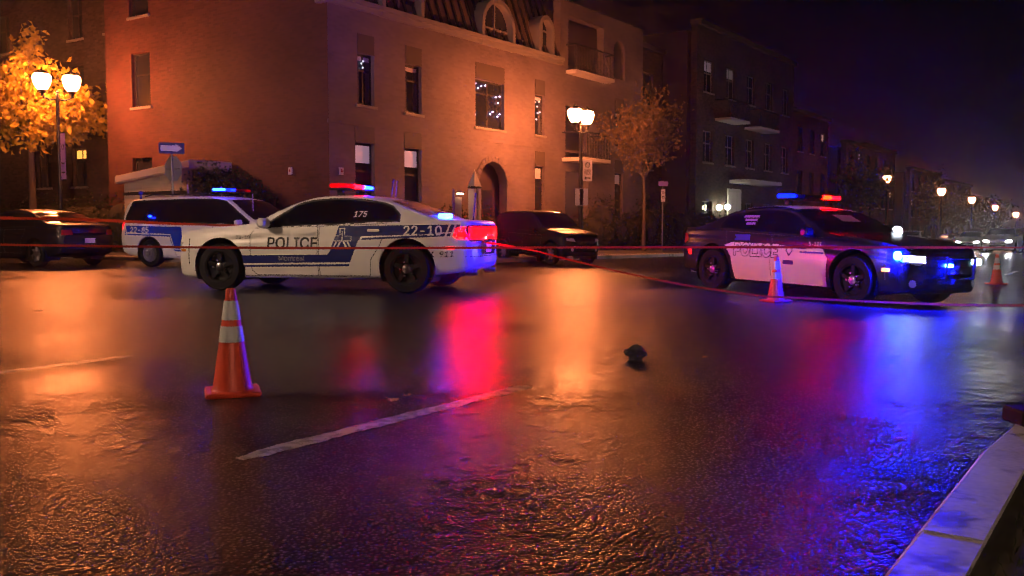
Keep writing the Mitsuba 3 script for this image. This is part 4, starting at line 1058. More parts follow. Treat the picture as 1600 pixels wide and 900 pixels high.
# ---- second police car: dark with white doors and roof, blue lights at the front
M2 = place_car(5.04, 15.33, -61.2)
c2 = Car('police_car', 'black and white police car with blazing blue front lights facing right', 'police car', SED, M2, 'm_car_black', 'steel', 0.825)
common_sedan(c2, None)
c2.add('roof_panel', SED.on_top(-0.95, 0.14, 0.0, 0.0, 0.004, yfrac=0.97), 'm_car_white', 40, label='white roof panel')
for sy in (1, -1):
    white = sg.Polygon([(1.02, 0.23), (1.06, 0.66), (0.95, 0.80), (-0.3, 0.84), (-0.98, 0.86), (-1.20, 0.80), (-1.04, 0.60), (-0.98, 0.23)])
    wd = c2.add('white_door_panel', SED.on_side(white, sy, 0.0055), 'm_car_white', 40)
    c2.add('door_line', SED.on_side(rect(-0.125, -0.116, 0.24, 0.84), sy, 0.008), 'm_seam', parent=wd)
    def outlined(text, h, xl, z, w_):
        t = meshkit.text_mesh(text, h, 0.001, True)
        pol = shapely.union_all([sg.Polygon(np.array(t.vertices)[f][:, :2]) for f, nz in zip(t.faces, t.face_normals) if nz[2] > 0.5]).buffer(0.001)
        s_ = -1 if sy > 0 else 1
        pol = affinity.affine_transform(pol, [s_, 0, 0, 1, xl, z])
        return pol
    pol = outlined('POLICE', 0.20, -0.98 if sy < 0 else 0.02, 0.64, 1.0)
    c2.add('lettering', SED.on_side(pol.buffer(0.013).difference(pol), sy, 0.0075, 0.06), 'm_ink', 40, label='outlined POLICE lettering across both doors')
    c2.add('lettering_fill', SED.on_side(pol.buffer(0.001), sy, 0.007, 0.06), 'm_white_vinyl', 40)
    bx = 0.28 if sy < 0 else 0.33
    crest = sg.Polygon([(bx - 0.06, 0.84), (bx + 0.06, 0.84), (bx + 0.07, 0.74), (bx, 0.66), (bx - 0.07, 0.74)])
    c2.add('crest', SED.on_side(crest.difference(crest.buffer(-0.022)), sy, 0.008, 0.05), 'm_blue_vinyl', 40)
    c2.add('crest_bar', SED.on_side(rect(bx - 0.12, bx + 0.1, 0.535, 0.60), sy, 0.0075), 'm_blue_vinyl', 40)
    for (a, b, c_, d) in ((0.42, 0.62, 0.785, 0.825), (0.50, 0.98, 0.725, 0.75), (0.10, 0.2, 0.785, 0.82)): c2.add('flash', SED.on_side(rect(a, b, c_, d), sy, 0.0078), 'm_blue_vinyl_bright', 40)
    c2.add('flag_panel', SED.on_side(rect(-0.62, -0.98, 0.885, 0.985), sy, 0.007), 'm_blue_vinyl_bright', 40)
    c2.add('lettering', SED.text_side('5-111', 0.06, 0.66 if sy < 0 else 0.88, 0.84, sy), 'm_white_vinyl', label='small white number on the front wing')
    for k, (a, b) in enumerate(((1.27, 1.31), (1.21, 1.25), (1.15, 1.19))): c2.add('window_sticker', SED.on_side(rect(-0.55 - 0.02 * k, -0.9 + 0.05 * k, a, b), sy, 0.011), 'm_sign_purple', 40)
# headlights of four bright bars
BAR = (34, 40, 50)
for sy in (1, -1):
    for k in range(3):
        z0 = 0.655 + 0.034 * k
        poly = sg.Polygon([(sy * 0.50, z0), (sy * 0.79, z0 + 0.016), (sy * 0.79, z0 + 0.034), (sy * 0.50, z0 + 0.02)])
        c2.add('lamp_bar', SED.on_end(poly, 1, 0.016), 'm_globe', parent=c2.key + '__headlight' + ('' if sy > 0 else '_001'), emit=BAR, w=1.0)
for y, k in ((-0.13, 3000),):
    c2.add('grille_light', lens_box(2.50, 2.545, y - 0.075, y + 0.075, 0.60, 0.65, 0.012), 'm_lens_blue', 30, emit=tuple(BLUE * k), w=2, label='blue light in the grille')
c2.add('corner_light', lens_box(2.19, 2.27, -0.91, -0.79, 0.69, 0.81, 0.03), 'm_lens_blue', 30, emit=tuple(np.array([0.0002, 0.0022, 1.0]) * 19000), w=11, label='bright blue light at the near front corner')
c2.add('corner_light', lens_box(2.30, 2.36, 0.74, 0.84, 0.62, 0.72, 0.02), 'm_lens_blue', 30, emit=(8, 20, 24), w=0.5)
c2.add('front_marker', SED.on_side(rect(2.02, 2.14, 0.52, 0.57), -1, 0.008), 'm_lens_amber', emit=(9, 1.4, 0.15), w=0.4)
lightbar(c2, -0.25, 1.60, 0.62, [('m_lens_red', tuple(RED * 40), 0.7), ('m_lens_red', (1700, 0.30, 0.03), 6), ('m_trim', None, 0), ('m_trim', None, 0), ('m_lens_blue', None, 0), ('m_lens_blue', tuple(BLUE * 14), 0.8)])
c2.add('spotlight', trimesh.creation.icosphere(2, 0.085).apply_translation([0.80, 0.90, 1.10]), 'm_globe', True, emit=(7, 8, 9), w=0.4, label='lit spotlight on the far windscreen pillar')
c2.add('side_reflector', SED.on_side(rect(-2.2, -2.1, 0.60, 0.70), -1, 0.008), 'm_lens_red', emit=(3.0, 0.02, 0.01), w=0.3)
c2.add('windscreen_sticker', SED.on_top(0.44, 0.66, 0.36, 0.40, 0.010, yfrac=0.75), 'm_grey_vinyl', 30)
c2.add('push_bar', tube([(2.40, -0.30, 0.42), (2.60, -0.30, 0.45), (2.62, -0.30, 0.74), (2.62, 0.30, 0.74), (2.60, 0.30, 0.45), (2.40, 0.30, 0.42)], 0.022, 8), 'm_steel_black', 40)
c2.add('antenna', tube([(-0.9, 0.2, 1.44), (-0.95, 0.2, 1.70)], 0.008, 6), 'm_ink')

# ---- police van
VAN = Body(top=[(-2.57, 0.95), (-2.55, 1.2), (-2.50, 1.42), (-2.42, 1.60), (-2.28, 1.70), (-1.8, 1.755), (-0.8, 1.775), (0.2, 1.765), (0.62, 1.72), (0.85, 1.64), (1.3, 1.38), (1.72, 1.13), (1.95, 1.07), (2.3, 0.98), (2.45, 0.90), (2.53, 0.78), (2.56, 0.66)],
           belt=[(-2.57, 0.9), (-2.5, 1.06), (-2.0, 1.10), (0, 1.08), (1.0, 1.05), (1.7, 1.02), (2.2, 0.90), (2.45, 0.78), (2.56, 0.6)],
           bot=[(-2.57, 0.44), (-2.5, 0.36), (-2.2, 0.28), (-1.2, 0.22), (1.3, 0.20), (2.1, 0.21), (2.45, 0.26), (2.56, 0.38)],
           wid=[(-2.57, 0.84), (-2.52, 0.90), (-2.3, 0.96), (-1.5, 0.985), (0, 0.99), (1.4, 0.985), (2.0, 0.94), (2.35, 0.85), (2.5, 0.74), (2.56, 0.62)],
           wheels=(1.54, -1.54), R=0.345, warp_f=[(0, 0), (0.5, 0.0), (1.4, 0.18), (2.0, 0.08), (2.56, 0.14)], warp_r=[(-2.57, 0.05), (-2.2, 0.02), (-1.0, 0), (0, 0)], tumble=0.30, arch=0.06)
Mv = place_car(-7.27, 23.53, -21.1)
van = Car('police_van', 'white police van with blue roof lights lit, behind the white police car', 'police van', VAN, Mv, 'm_car_white', 'multi', 0.85, 0.22)
VCLIP = sg.Polygon([(-2.38, 1.0), (-2.40, 1.15), (-2.20, 1.64), (0.55, 1.69), (1.45, 1.10), (1.5, 1.0)])
van.glazing(-2.36, 1.42, (0.42, -0.72), (0.78, 1.62), None, clip=VCLIP, pillar=0.05)
van.doors([sg.Polygon([(1.12, 0.3), (1.18, 1.0), (0.42, 1.04), (0.42, 0.26), (1.0, 0.26)]), sg.Polygon([(0.40, 0.26), (0.40, 1.04), (-0.74, 1.06), (-0.74, 0.26)])], [(0.55, 0.96), (0.28, 0.96)], (1.25, 1.04), 'm_car_white')
for sy in (1, -1):
    st_ = van.add('stripe', VAN.on_side(sg.Polygon([(-2.30, 1.03), (-0.55, 1.00), (-0.45, 0.60), (1.0, 0.58), (1.0, 0.40), (-0.75, 0.40), (-0.88, 0.76), (-2.32, 0.80)]), sy, 0.006), 'm_blue_vinyl_bright', 40, label='bright blue stepped stripe')
    van.add('pinstripe', VAN.on_side(sg.LineString([(-2.30, 0.845), (-0.86, 0.81), (-0.73, 0.45), (1.0, 0.45)]).buffer(0.013, cap_style=2), sy, 0.0085), 'm_white_vinyl', 40, parent=st_)
    van.add('lettering', VAN.text_side('22-85', 0.14, -2.16 if sy < 0 else -1.45, 0.855, sy, 0.0095, bold=True), 'm_white_vinyl', label='white 22-85 on the stripe')
    for k in range(3): van.add('slash', VAN.on_side(sg.Polygon([(-2.27 - 0.06 * k, 0.80), (-2.245 - 0.06 * k, 0.80), (-2.30 - 0.06 * k, 1.03), (-2.325 - 0.06 * k, 1.03)]), sy, 0.0085), 'm_white_vinyl', 40, parent=st_)
    van.add('lettering', VAN.text_side('POLICE', 0.15, -0.30 if sy < 0 else 0.5, 0.68, sy, bold=True), 'm_ink')
    van.add('tail_light', VAN.on_side(sg.Polygon([(-2.43, 0.92), (-2.36, 1.12), (-2.52, 1.18), (-2.545, 0.92)]), sy, 0.008), 'm_lens_red', 40, emit=(9, 0.03, 0.06), w=0.4)
    van.add('tail_light', VAN.on_end(sg.Polygon([(sy * 0.70, 0.92), (sy * 0.89, 0.92), (sy * 0.86, 1.14), (sy * 0.74, 1.14)]), -1, 0.008), 'm_lens_red', 40)
    van.add('headlight', VAN.on_end(sg.Polygon([(sy * 0.50, 0.70), (sy * 0.80, 0.72), (sy * 0.78, 0.84), (sy * 0.56, 0.84)]), 1, 0.008), 'm_lens_clear', 40)
    van.add('roof_rail', tube([(-1.9, sy * 0.66, 1.765), (-1.7, sy * 0.66, 1.80), (0.0, sy * 0.66, 1.815), (0.2, sy * 0.66, 1.77)], 0.016, 6), 'm_trim', 40)
van.add('rear_window', VAN.on_end(sg.Polygon([(-0.68, 1.10), (0.68, 1.10), (0.58, 1.52), (-0.58, 1.52)]), -1, 0.01), 'm_glass', 40)
van.add('number_plate', VAN.on_end(sg.box(-0.155, 0.72, 0.155, 0.86), -1, 0.012), 'm_white_vinyl')
van.add('grille', VAN.on_end(sg.box(-0.42, 0.56, 0.42, 0.74), 1, 0.01), 'm_trim', 40)
lightbar(van, 0.25, 1.885, 0.60, [('m_lens_red', tuple(RED * 0.3), 0.3), ('m_lens_red', None, 0.3), ('m_lens_red', None, 0), ('m_lens_blue', tuple(BLUE * 30), 1.0), ('m_lens_blue', tuple(BLUE * 12), 0.5), ('m_lens_blue', tuple(np.array([0.0006, 0.006, 1]) * 420), 2.0)])
van.add('side_window_light', lens_box(-1.55, -1.45, -0.975, -0.945, 1.24, 1.29, 0.01), 'm_lens_blue', 30, emit=tuple(np.array([0.001, 0.012, 1]) * 60), w=0.8, label='blue light at the rear side window')
for x, y, zz, h in ((-0.95, -0.2, 1.77, 0.30), (-0.15, 0.1, 1.77, 0.26), (1.25, -0.5, 1.38, 0.42)): van.add('antenna', tube([(x, y, zz), (x - 0.01, y, zz + h)], 0.011, 6), 'm_sign_purple')
van.add('rear_beacon', cat([tube([(-2.15, -0.55, 1.68), (-2.15, -0.55, 1.80)], 0.03, 8), trimesh.creation.icosphere(2, 0.06).apply_translation([-2.15, -0.55, 1.86])]), 'm_lens_blue', True)

# ---- ordinary cars
SDN = Body(top=[(-2.30, 0.85), (-2.27, 1.0), (-2.15, 1.06), (-1.8, 1.09), (-1.3, 1.27), (-0.8, 1.42), (-0.3, 1.46), (0.1, 1.42), (0.6, 1.2), (0.95, 1.03), (1.5, 0.95), (2.0, 0.86), (2.22, 0.76), (2.30, 0.6)],
           belt=[(-2.30, 0.8), (-2.1, 0.98), (-1.0, 0.99), (0.5, 0.94), (1.0, 0.92), (1.8, 0.82), (2.2, 0.68), (2.3, 0.54)], bot=[(-2.30, 0.45), (-2.2, 0.34), (-1.3, 0.22), (1.3, 0.20), (2.1, 0.22), (2.3, 0.36)],
           wid=[(-2.30, 0.70), (-2.2, 0.80), (-1.7, 0.88), (0, 0.89), (1.4, 0.88), (1.9, 0.82), (2.2, 0.70), (2.30, 0.55)], wheels=(1.35, -1.35), R=0.325,
           warp_f=[(0, 0), (0.6, 0), (1.2, 0.1), (2.3, 0.18)], warp_r=[(-2.3, 0.10), (-1.8, 0.04), (-1.0, 0), (0, 0)], arch=0.06)
SUV = Body(top=[(-2.0, 0.85), (-1.98, 1.1), (-1.90, 1.38), (-1.75, 1.58), (-1.3, 1.66), (-0.3, 1.68), (0.1, 1.64), (0.55, 1.40), (0.9, 1.14), (1.1, 1.08), (1.6, 1.02), (1.9, 0.94), (2.0, 0.82), (2.04, 0.7)],
           belt=[(-2.0, 0.8), (-1.9, 1.02), (-1.0, 1.05), (0.5, 1.0), (1.0, 0.98), (1.7, 0.90), (1.95, 0.78), (2.04, 0.62)], bot=[(-2.0, 0.5), (-1.9, 0.38), (-1.2, 0.28), (1.2, 0.26), (1.85, 0.28), (2.04, 0.42)],
           wid=[(-2.0, 0.78), (-1.9, 0.85), (-1.4, 0.90), (0, 0.91), (1.3, 0.90), (1.75, 0.85), (1.95, 0.76), (2.04, 0.64)], wheels=(1.26, -1.26), R=0.345,
           warp_f=[(0, 0), (0.5, 0), (1.0, 0.08), (2.04, 0.14)], warp_r=[(-2.0, 0.08), (-1.5, 0.02), (0, 0)], tumble=0.26, arch=0.06)
def plain_car(name, label, cat_, bd, M, paint, wheel, suv=False, head=None, tail=None, group=None, hw=1.0, full=True):
    c = Car(name, label, cat_, bd, M, paint, wheel, 0.79 if suv else 0.77, 0.2, group=group)
    x1, x0 = bd.x1, bd.x0
    if suv: c.glazing(-1.78, 0.62, (-0.22, -1.15), (0.16, 0.84), (-1.93, -1.78), clip=sg.Polygon([(-1.80, 0.9), (-1.72, 1.55), (-0.2, 1.63), (0.1, 1.6), (0.72, 1.02), (0.7, 0.9)]))
    else: c.glazing(-1.30, 0.72, (-0.15, -0.95), (0.15, 0.88), (-1.72, -1.0), clip=sg.Polygon([(-1.34, 0.9), (-1.2, 1.2), (-0.8, 1.38), (-0.2, 1.42), (0.15, 1.36), (0.78, 0.98), (0.76, 0.9)]))
    zb = 0.5 * (float(bd.bot(0)) + 1)
    c.doors([sg.Polygon([(0.78, 0.34), (0.82, 0.9), (-0.15, 0.93), (-0.15, 0.34)]), sg.Polygon([(-0.165, 0.34), (-0.165, 0.93), (-0.98, 0.95), (-0.80, 0.55), (-0.80, 0.34)])], [(-0.02, 0.84), (-0.85, 0.86)], (0.62, 0.97), paint)
    zh = 0.72 if suv else 0.62
    for sy in (1, -1):
        c.add('headlight', bd.on_end(sg.Polygon([(sy * 0.42, zh), (sy * 0.70, zh + 0.02), (sy * 0.70, zh + 0.10), (sy * 0.48, zh + 0.10)]), 1, 0.01), 'm_lens_clear', 40, emit=head, w=hw)
        c.add('tail_light', bd.on_end(sg.Polygon([(sy * 0.48, 0.80), (sy * 0.74, 0.80), (sy * 0.72, 0.93), (sy * 0.50, 0.93)]), -1, 0.01), 'm_lens_red', 40, emit=tail, w=hw)
        c.add('fog_light', bd.on_end(sg.Point(sy * 0.52, 0.42 if not suv else 0.47).buffer(0.05), 1, 0.008), 'm_lens_clear', 40)
    c.add('grille', bd.on_end(sg.Polygon([(-0.36, zh - 0.08), (0.36, zh - 0.08), (0.38, zh + 0.04), (-0.38, zh + 0.04)]), 1, 0.009), 'm_trim', 40)
    c.add('lower_intake', bd.on_end(sg.Polygon([(-0.42, 0.36), (0.42, 0.36), (0.38, 0.48), (-0.38, 0.48)]) if not suv else sg.Polygon([(-0.42, 0.44), (0.42, 0.44), (0.38, 0.56), (-0.38, 0.56)]), 1, 0.009), 'm_trim', 40)
    c.add('number_plate', bd.on_end(sg.box(-0.15, 0.60, 0.15, 0.72), -1, 0.012), 'm_white_vinyl')
    c.add('bumper_trim', bd.on_end(sg.box(-0.5, zh - 0.15, 0.5, zh - 0.135), 1, 0.012), 'm_chrome')
    return c
def small(M, k): M = M.copy(); M[:3, 0] *= k * 0.93; M[:3, 1] *= k; M[:3, 2] *= k * 1.03; return M
plain_car('parked_car', 'dark sedan at the left edge with orange streaks on its glass, behind the tape', 'car', SDN, place_car(-12.6, 24.4, 152.0), 'm_car_black', 'alloy')
plain_car('parked_suv', 'small dark sport utility vehicle parked by the kerb under the right twin globe lamp', 'car', SUV, small(place_car(0.95, 26.4, -50.0), 0.86), 'm_car_matt', 'alloy', True)
p = nd(7.0, 60.0)
plain_car('oncoming_car', 'pale car with lit headlights far down the street at the right edge', 'car', SDN, place_car(p[0], p[1], math.degrees(math.atan2(-D[1], -D[0]))), 'm_car_silver', 'alloy', head=(1600, 1550, 1400), hw=5)
p = nd(10.3, 72.0)
plain_car('oncoming_car', 'second oncoming car behind the pale one with weaker headlights', 'car', SDN, place_car(p[0], p[1], math.degrees(math.atan2(-D[1], -D[0]))), 'm_car_silver', 'alloy', head=(250, 230, 190), hw=2)
for k, (d, body, paint, lab) in enumerate(((53.5, SDN, 'm_car_grey', 'parked dark car nearest along the far kerb behind the right police car'), (61.5, SUV, 'm_car_black', 'black parked sport utility vehicle along the far kerb'), (70.5, SDN, 'm_car_silver', 'silver parked sedan along the far kerb'), (86, SDN, 'm_car_black', 'last dark parked sedan along the far kerb'))):
    p = nd(13.9, d)
    plain_car('parked_car', lab, 'car', body, place_car(p[0], p[1], math.degrees(math.atan2(D[1], D[0]))), paint, 'alloy', body is SUV)
# ------------------------------------------------------------------ trees and hedges
def limb(p, d, length, r0, r1, seed, bend=0.18, k=7):
    r = np.random.default_rng(seed); pts = [np.array(p, float)]; d = np.array(d, float) / np.linalg.norm(d)
    for _ in range(k):
        d = d + r.normal(0, bend, 3) * 0.5 + Z * 0.04; d /= np.linalg.norm(d); pts.append(pts[-1] + d * length / k)
    return np.array(pts), np.linspace(r0, r1, k + 1)


def tree(label, n, d, h, crown_r, crown_z, nleaf, size, leafm, seed, style='round', name='tree', group=None, trunk_r=0.09, cat_='tree'):
    key = thing(name, label, cat_, group); r = np.random.default_rng(seed)
    p = nd(n, d); p = np.array([p[0], p[1], gnd(n, d) + KH - 0.05])
    fork = crown_z - p[2]
    tr = np.array([p, p + [0.02, 0.01, fork * 0.5], p + [0.0, 0.03, fork], p + [0.03, 0.0, fork + (h - fork) * 0.55], p + [0.0, 0.0, h * 0.96]])
    obj('trunk', tube(tr, [trunk_r * 1.25, trunk_r, trunk_r * 0.85, trunk_r * 0.5, 0.015], 9), 'm_bark', key, 50)
    clumps = []
    nb = 17 if style == 'vase' else 16
    for k in range(nb):
        a = k * 2.399 + r.uniform(-0.3, 0.3); f = r.uniform(0.02, 0.55)
        if style == 'vase': dirv = [math.cos(a) * 0.62, math.sin(a) * 0.62, r.uniform(0.55, 1.2)]; L = crown_r * r.uniform(1.0, 1.6)
        else: dirv = [math.cos(a), math.sin(a), r.uniform(0.0, 0.9)]; L = crown_r * r.uniform(0.7, 1.15)
        start = p + Z * (fork + (h - fork) * f * 0.6)
        pts, rad = limb(start, dirv, L, trunk_r * 0.42, 0.012, seed * 100 + k)
        obj('limb', tube(pts, rad, 6), 'm_bark', key, 50)
        for q_ in range(3, len(pts)):
            clumps.append((pts[q_], 0.16 + 0.22 * r.random()))
            if r.random() < 0.8: clumps.append((pts[q_] + r.normal(0, crown_r * 0.16, 3), 0.14 + 0.2 * r.random()))
    for q_ in np.linspace(0.3, 0.97, 9): clumps.append((p + Z * (fork + (h - fork) * q_) + r.normal(0, 0.12, 3), 0.25))
    w = np.array([c[1] ** 2 * r.uniform(0.2, 1.8) for c in clumps]); w /= w.sum()
    idx = r.choice(len(clumps), nleaf, p=w)
    C_ = np.array([c[0] for c in clumps])[idx]; S_ = np.array([c[1] for c in clumps])[idx]
    pts = C_ + r.normal(0, 0.62, (nleaf, 3)) * S_[:, None] * (crown_r / 1.6)
    pts = pts[pts[:, 2] > crown_z - 0.5]
    obj('crown', leaves(pts, size, seed + 5, up=0.5), leafm, key, kind='stuff')
    return key
tree('yellow leaved autumn tree lit bright orange by the left street lamp', 33.1, 17.8, 7.7, 2.4, 3.9, 5200, 0.25, 'm_leaf_yellow', 3, trunk_r=0.12)
tree('young tree with sparse brown leaves and a thin trunk right of the right lamp', 16.9, 34.0, 6.7, 1.75, 2.75, 3600, 0.15, 'm_leaf_brown', 4, 'vase', trunk_r=0.07)
for k, (n, d, h, cr, lab) in enumerate(((16.6, 67, 7.0, 2.2, 'dark street tree behind the right police car roof light'), (16.4, 95, 7.5, 2.6, 'street tree between the second and third far lamps'), (16.8, 111, 6.5, 2.6, 'orange tinted tree beside the third far lamp'), (16.6, 131, 7.0, 2.8, 'farthest street tree at the right edge'))):
    tree(lab, n, d, h, cr, gnd(n, d) + 2.6, 1500, 0.34, 'm_leaf_far', 40 + k)


def hedge(label, n0, n1, d0, d1, h, count, seed, taper=0.0, name='hedge', size=0.10):
    key = thing(name, label, 'hedge'); r = np.random.default_rng(seed)
    cn, cd = (n0 + n1) / 2, (d0 + d1) / 2
    L = max(n1 - n0, d1 - d0); nb = max(3, int(L / 0.9)); cores = []; P_ = []
    for k in range(nb):
        t = (k + 0.5) / nb
        if n1 - n0 > d1 - d0: n, d, a, b = n0 + t * (n1 - n0), cd, (n1 - n0) / nb * 0.75, (d1 - d0) / 2
        else: n, d, a, b = cn, d0 + t * (d1 - d0), (d1 - d0) / nb * 0.75, (n1 - n0) / 2
        hh = h * r.uniform(0.8, 1.12) * (1 - taper * abs(2 * t - 1))
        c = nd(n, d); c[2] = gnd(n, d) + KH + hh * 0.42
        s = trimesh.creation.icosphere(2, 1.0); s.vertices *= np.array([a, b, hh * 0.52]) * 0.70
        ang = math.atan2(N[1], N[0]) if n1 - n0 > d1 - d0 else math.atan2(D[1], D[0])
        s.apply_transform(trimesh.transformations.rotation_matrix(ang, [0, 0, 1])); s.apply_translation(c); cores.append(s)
        m = count // nb; u = r.normal(size=(m, 3)); u /= np.linalg.norm(u, axis=1, keepdims=True); u *= r.uniform(0.66, 1.14, (m, 1)) * np.array([a, b, hh * 0.54])
        P_.append(u @ trimesh.transformations.rotation_matrix(ang, [0, 0, 1])[:3, :3].T + c)
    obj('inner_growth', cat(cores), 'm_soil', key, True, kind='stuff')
    obj('foliage', leaves(np.vstack(P_), size, seed + 1, up=0.2), 'm_leaf_hedge', key, kind='stuff')
    return key
hedge('low dark hedge along the foot of the tan front wall, left of the arch', 18.3, 19.5, 19.8, 26.4, 1.55, 5200, 51)
hedge('dark hedge along the wall right of the arch', 18.3, 19.5, 29.3, 32.4, 1.5, 2600, 52)
hedge('tall dark hedge mass below the young tree', 18.0, 19.6, 32.6, 46.0, 2.1, 7000, 53)
hedge('tall dark shrub climbing beside the shed', 21.4, 24.3, 17.4, 19.2, 3.1, 8200, 54, 0.25)
hedge('dark hedge at the far left below the lit window', 28.6, 41.0, 18.0, 19.4, 2.0, 6800, 55)

# ------------------------------------------------------------------ traffic cones
def frustum(z0, z1, r0, r1, t=0.0): return lathe([(0, z0), (r0 + t, z0), (r1 + t, z1), (0, z1)], 36)
def cone_(label, x, y, h, yaw):
    key = thing('traffic_cone', label, 'traffic cone', 'orange traffic cones on the road')
    k = h / 0.71; M = np.eye(4); a = math.radians(yaw)
    M[:3, :3] = np.diag([k, k, k]) @ np.array([[math.cos(a), -math.sin(a), 0], [math.sin(a), math.cos(a), 0], [0, 0, 1]]); M[:3, 3] = [x, y, float(gz(x, y)) + 0.005]
    R = lambda z: 0.128 - (0.128 - 0.030) * (z - 0.035) / (0.71 - 0.035)
    base = bev(-0.18, 0.18, -0.18, 0.18, 0.0, 0.032, 0.012)
    obj('base', base, 'm_cone', key, M=M)
    obj('body', lathe([(0, 0.02), (0.142, 0.032), (R(0.06) + 0.002, 0.06), (R(0.40), 0.40), (R(0.70), 0.70), (R(0.70) - 0.006, 0.71), (0.018, 0.712), (0.016, 0.66), (0, 0.66)], 40), 'm_cone', key, 35, M=M)
    obj('band', lathe([(R(0.355) - 0.01, 0.355), (R(0.355) + 0.0035, 0.355), (R(0.46) + 0.0035, 0.46), (R(0.46) - 0.01, 0.46)], 40), 'm_cone_band', key, 35, M=M, label='lower pale reflective band')
    obj('band', lathe([(R(0.502) - 0.01, 0.502), (R(0.502) + 0.0035, 0.502), (R(0.63) + 0.0035, 0.63), (R(0.63) - 0.01, 0.63)], 40), 'm_cone_band', key, 35, M=M, label='upper pale reflective band')
cone_('nearest and largest orange traffic cone, left of the lane dash', -1.72, 5.66, 0.65, 19)
cone_('orange traffic cone in front of the right police car doors', 3.92, 13.75, 0.68, 25)
cone_('small orange traffic cone beyond the front of the right police car', 10.72, 20.5, 0.66, 10)

# ------------------------------------------------------------------ police tape
def tape(label, pts, seed, w=0.06, sag=0.0):
    pts = np.array(pts, float); t = np.concatenate([[0], np.cumsum(np.linalg.norm(np.diff(pts, axis=0), axis=1))])
    s = np.arange(0, t[-1], 0.05); c = PchipInterpolator(t, pts)(s)
    tan = np.gradient(c, axis=0); tan /= np.linalg.norm(tan, axis=1, keepdims=True)
    side = np.cross(tan, Z); side /= np.linalg.norm(side, axis=1, keepdims=True); upv = np.cross(side, tan)
    ang = (meshkit.fbm(np.stack([s * 0.5, s * 0 + seed, s * 0], -1), 3) - 0.5) * 2.6
    o = (upv * np.cos(ang)[:, None] + side * np.sin(ang)[:, None]) * w / 2
    V = np.vstack([c + o, c + o * 0.3 + side * 0.004, c - o]); k = len(s); i = np.arange(k - 1)
    F = np.vstack([np.stack([a * k + i, (a + 1) * k + i, (a + 1) * k + i + 1], 1) for a in (0, 1)] + [np.stack([a * k + i, (a + 1) * k + i + 1, a * k + i + 1], 1) for a in (0, 1)])
    key = obj('police_tape', mesh(V, F), 'm_tape', None, True)
    tag(key, label, 'police tape', 'red police tapes strung across the scene')
tape('long red tape strung level across the whole scene in front of both police cars', [(-9.5, 10.6, 0.86), (-6, 10.4, 0.825), (-2, 10.2, 0.79), (2, 10.2, 0.80), (6, 10.5, 0.79), (10, 10.9, 0.83)], 1, 0.026)
tape('upper red tape crossing in front of the police van on the left', [(-13.5, 18.2, 1.22), (-8.8, 18.4, 1.16), (-6.5, 18.0, 1.07), (-4.6, 17.6, 1.02), (-1.5, 16.4, 1.0), (-0.45, 14.9, 0.80)], 2, 0.06)
tape('sagging red tape from the tail of the left police car down to the road', [(-0.42, 14.6, 0.77), (0.3, 14.2, 0.66), (0.85, 14.2, 0.52), (1.9, 14.0, 0.28), (2.9, 13.8, 0.10), (3.9, 13.4, 0.0), (4.8, 12.7, 0.0), (5.6, 12.2, 0.0), (6.4, 11.8, 0.02), (7.5, 11.3, 0.1), (9.0, 11.0, 0.4)], 3, 0.030)
for x, y, lab in ((-9.5, 10.6, 'slim post holding the level tape outside the left of the frame'), (10.0, 10.9, 'slim post holding the level tape outside the right of the frame')):
    key = thing('tape_post', lab, 'post')
    g = float(gz(x, y)); obj('tube', tube([(x, y, g), (x, y, g + 1.1)], 0.035, 10), 'm_cone', key, 40); obj('base', lathe([(0, g), (0.2, g), (0.2, g + 0.03), (0.08, g + 0.07), (0, g + 0.07)], 20).apply_translation([x, y, 0]), 'm_tyre', key, 40)

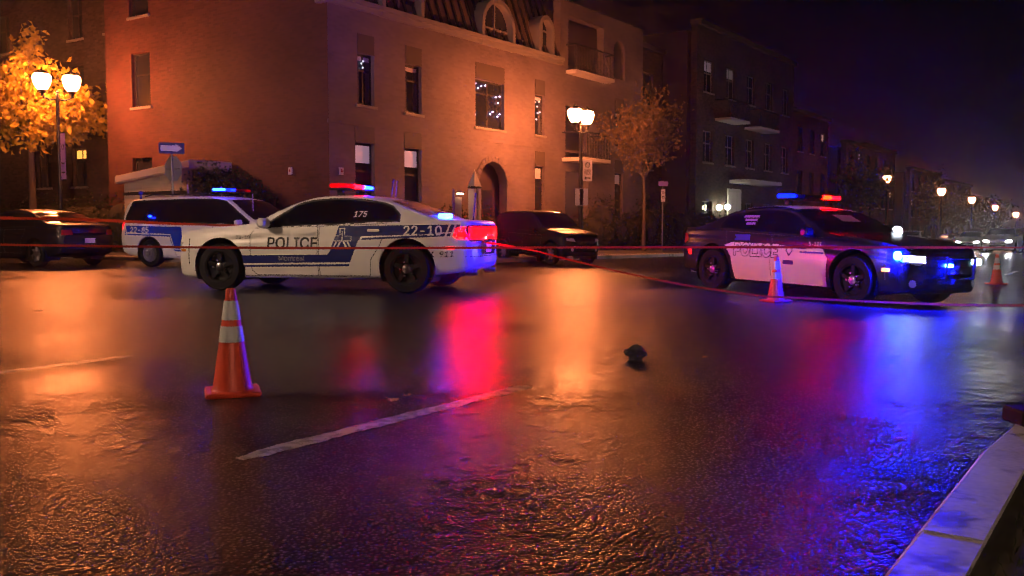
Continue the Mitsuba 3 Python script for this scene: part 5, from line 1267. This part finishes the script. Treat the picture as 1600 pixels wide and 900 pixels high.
# ------------------------------------------------------------------ small things on the road
lump = trimesh.creation.icosphere(4, 0.075)
dn = np.abs(meshkit.fbm(lump.vertices * 16 + 5, 4) - 0.5) * 2.6 + 0.3 * meshkit.noise(lump.vertices * 30); lump.vertices *= (0.62 + 0.8 * dn)[:, None] * np.array([1.1, 0.8, 0.95]); lump.apply_translation([0.98, 7.3, 0.055 + float(gz(0.98, 7.3))])
tag(obj('rubbish_lump', lump, 'm_rubbish', None, False), 'crumpled dark lump of rubbish lying on the wet road', 'rubbish')
def fallen(label, x, y, size, yaw, m, seed):
    r = np.random.default_rng(seed); pts = []
    for k in range(11):
        a = math.pi * (k / 10 * 1.6 - 0.8); rr = size * (1.0 if k % 2 == 0 else 0.55) * r.uniform(0.85, 1.1); pts.append((rr * math.cos(a + yaw), rr * math.sin(a + yaw)))
    p = np.array([(0, 0)] + pts); z = 0.014 + 0.35 * np.abs(p[:, 0]) * r.uniform(0.3, 1.0) + 0.02 * r.random(len(p))
    V = np.column_stack([p[:, 0] + x, p[:, 1] + y, z + float(gz(x, y))])
    tag(obj('fallen_leaf', mesh(V, [(0, k, k + 1) for k in range(1, 11)]), m), label, 'leaf', 'fallen leaves on the road')
scene['m_leaf_wet'] = {'type': 'twosided', 'bsdf': scene['m_leaf_fallen']['bsdf']}
scene['m_leaf_dark'] = P((0.03, 0.02, 0.012), 0.5)
fallen('orange brown fallen leaf at the upper edge of the near lane dash', -0.70, 5.36, 0.052, 0.4, 'm_leaf_wet', 1)
fallen('thin pale fallen leaf beside the orange brown one', -0.63, 5.50, 0.030, 1.9, 'm_leaf_wet', 2)
fallen('dark fallen leaf lying on the near lane dash', -0.40, 5.42, 0.035, 2.6, 'm_leaf_dark', 3)
fallen('dark leaf far left on the orange lit road', -5.6, 10.9, 0.10, 0.3, 'm_leaf_dark', 4)
fallen('small pale leaf on the road right of the rubbish lump', 1.55, 7.4, 0.025, 0.3, 'm_leaf_wet', 5)
rb = thing('rubber_block', 'dark maroon block standing on the kerb at the right edge of the photo', 'block')
bb = np.array([2.51, 4.57, 0.0]); gb_ = float(gz(2.6, 4.55)) + KH + 0.004
obj('block', bev(0, 0.30, 0, 0.2, -0.006, 0.072, 0.012).apply_translation([bb[0] - 0.02, bb[1] - 0.1, gb_]), 'm_maroon', rb)
obj('handle', tube([(bb[0] + 0.05, bb[1] - 0.0, gb_ + 0.08), (bb[0] + 0.07, bb[1], gb_ + 0.12), (bb[0] + 0.2, bb[1], gb_ + 0.12), (bb[0] + 0.22, bb[1], gb_ + 0.08)], 0.012, 8), 'm_trim', rb, 40)

# ------------------------------------------------------------------ misty air
scene['air'] = {'type': 'homogeneous', 'albedo': rgb(0.95, 0.95, 0.95), 'sigma_t': 0.0008, 'phase': {'type': 'hg', 'g': 0.93}}
scene['haze'] = {'type': 'cube', 'to_world': T().translate([0, 750, 3]).scale([950, 1080, 14]), 'bsdf': {'type': 'null'}, 'interior': {'type': 'ref', 'id': 'air'}}
scene['camera']['medium'] = {'type': 'ref', 'id': 'air'}
tag('haze', 'thin night mist filling the street', 'mist', kind='stuff')
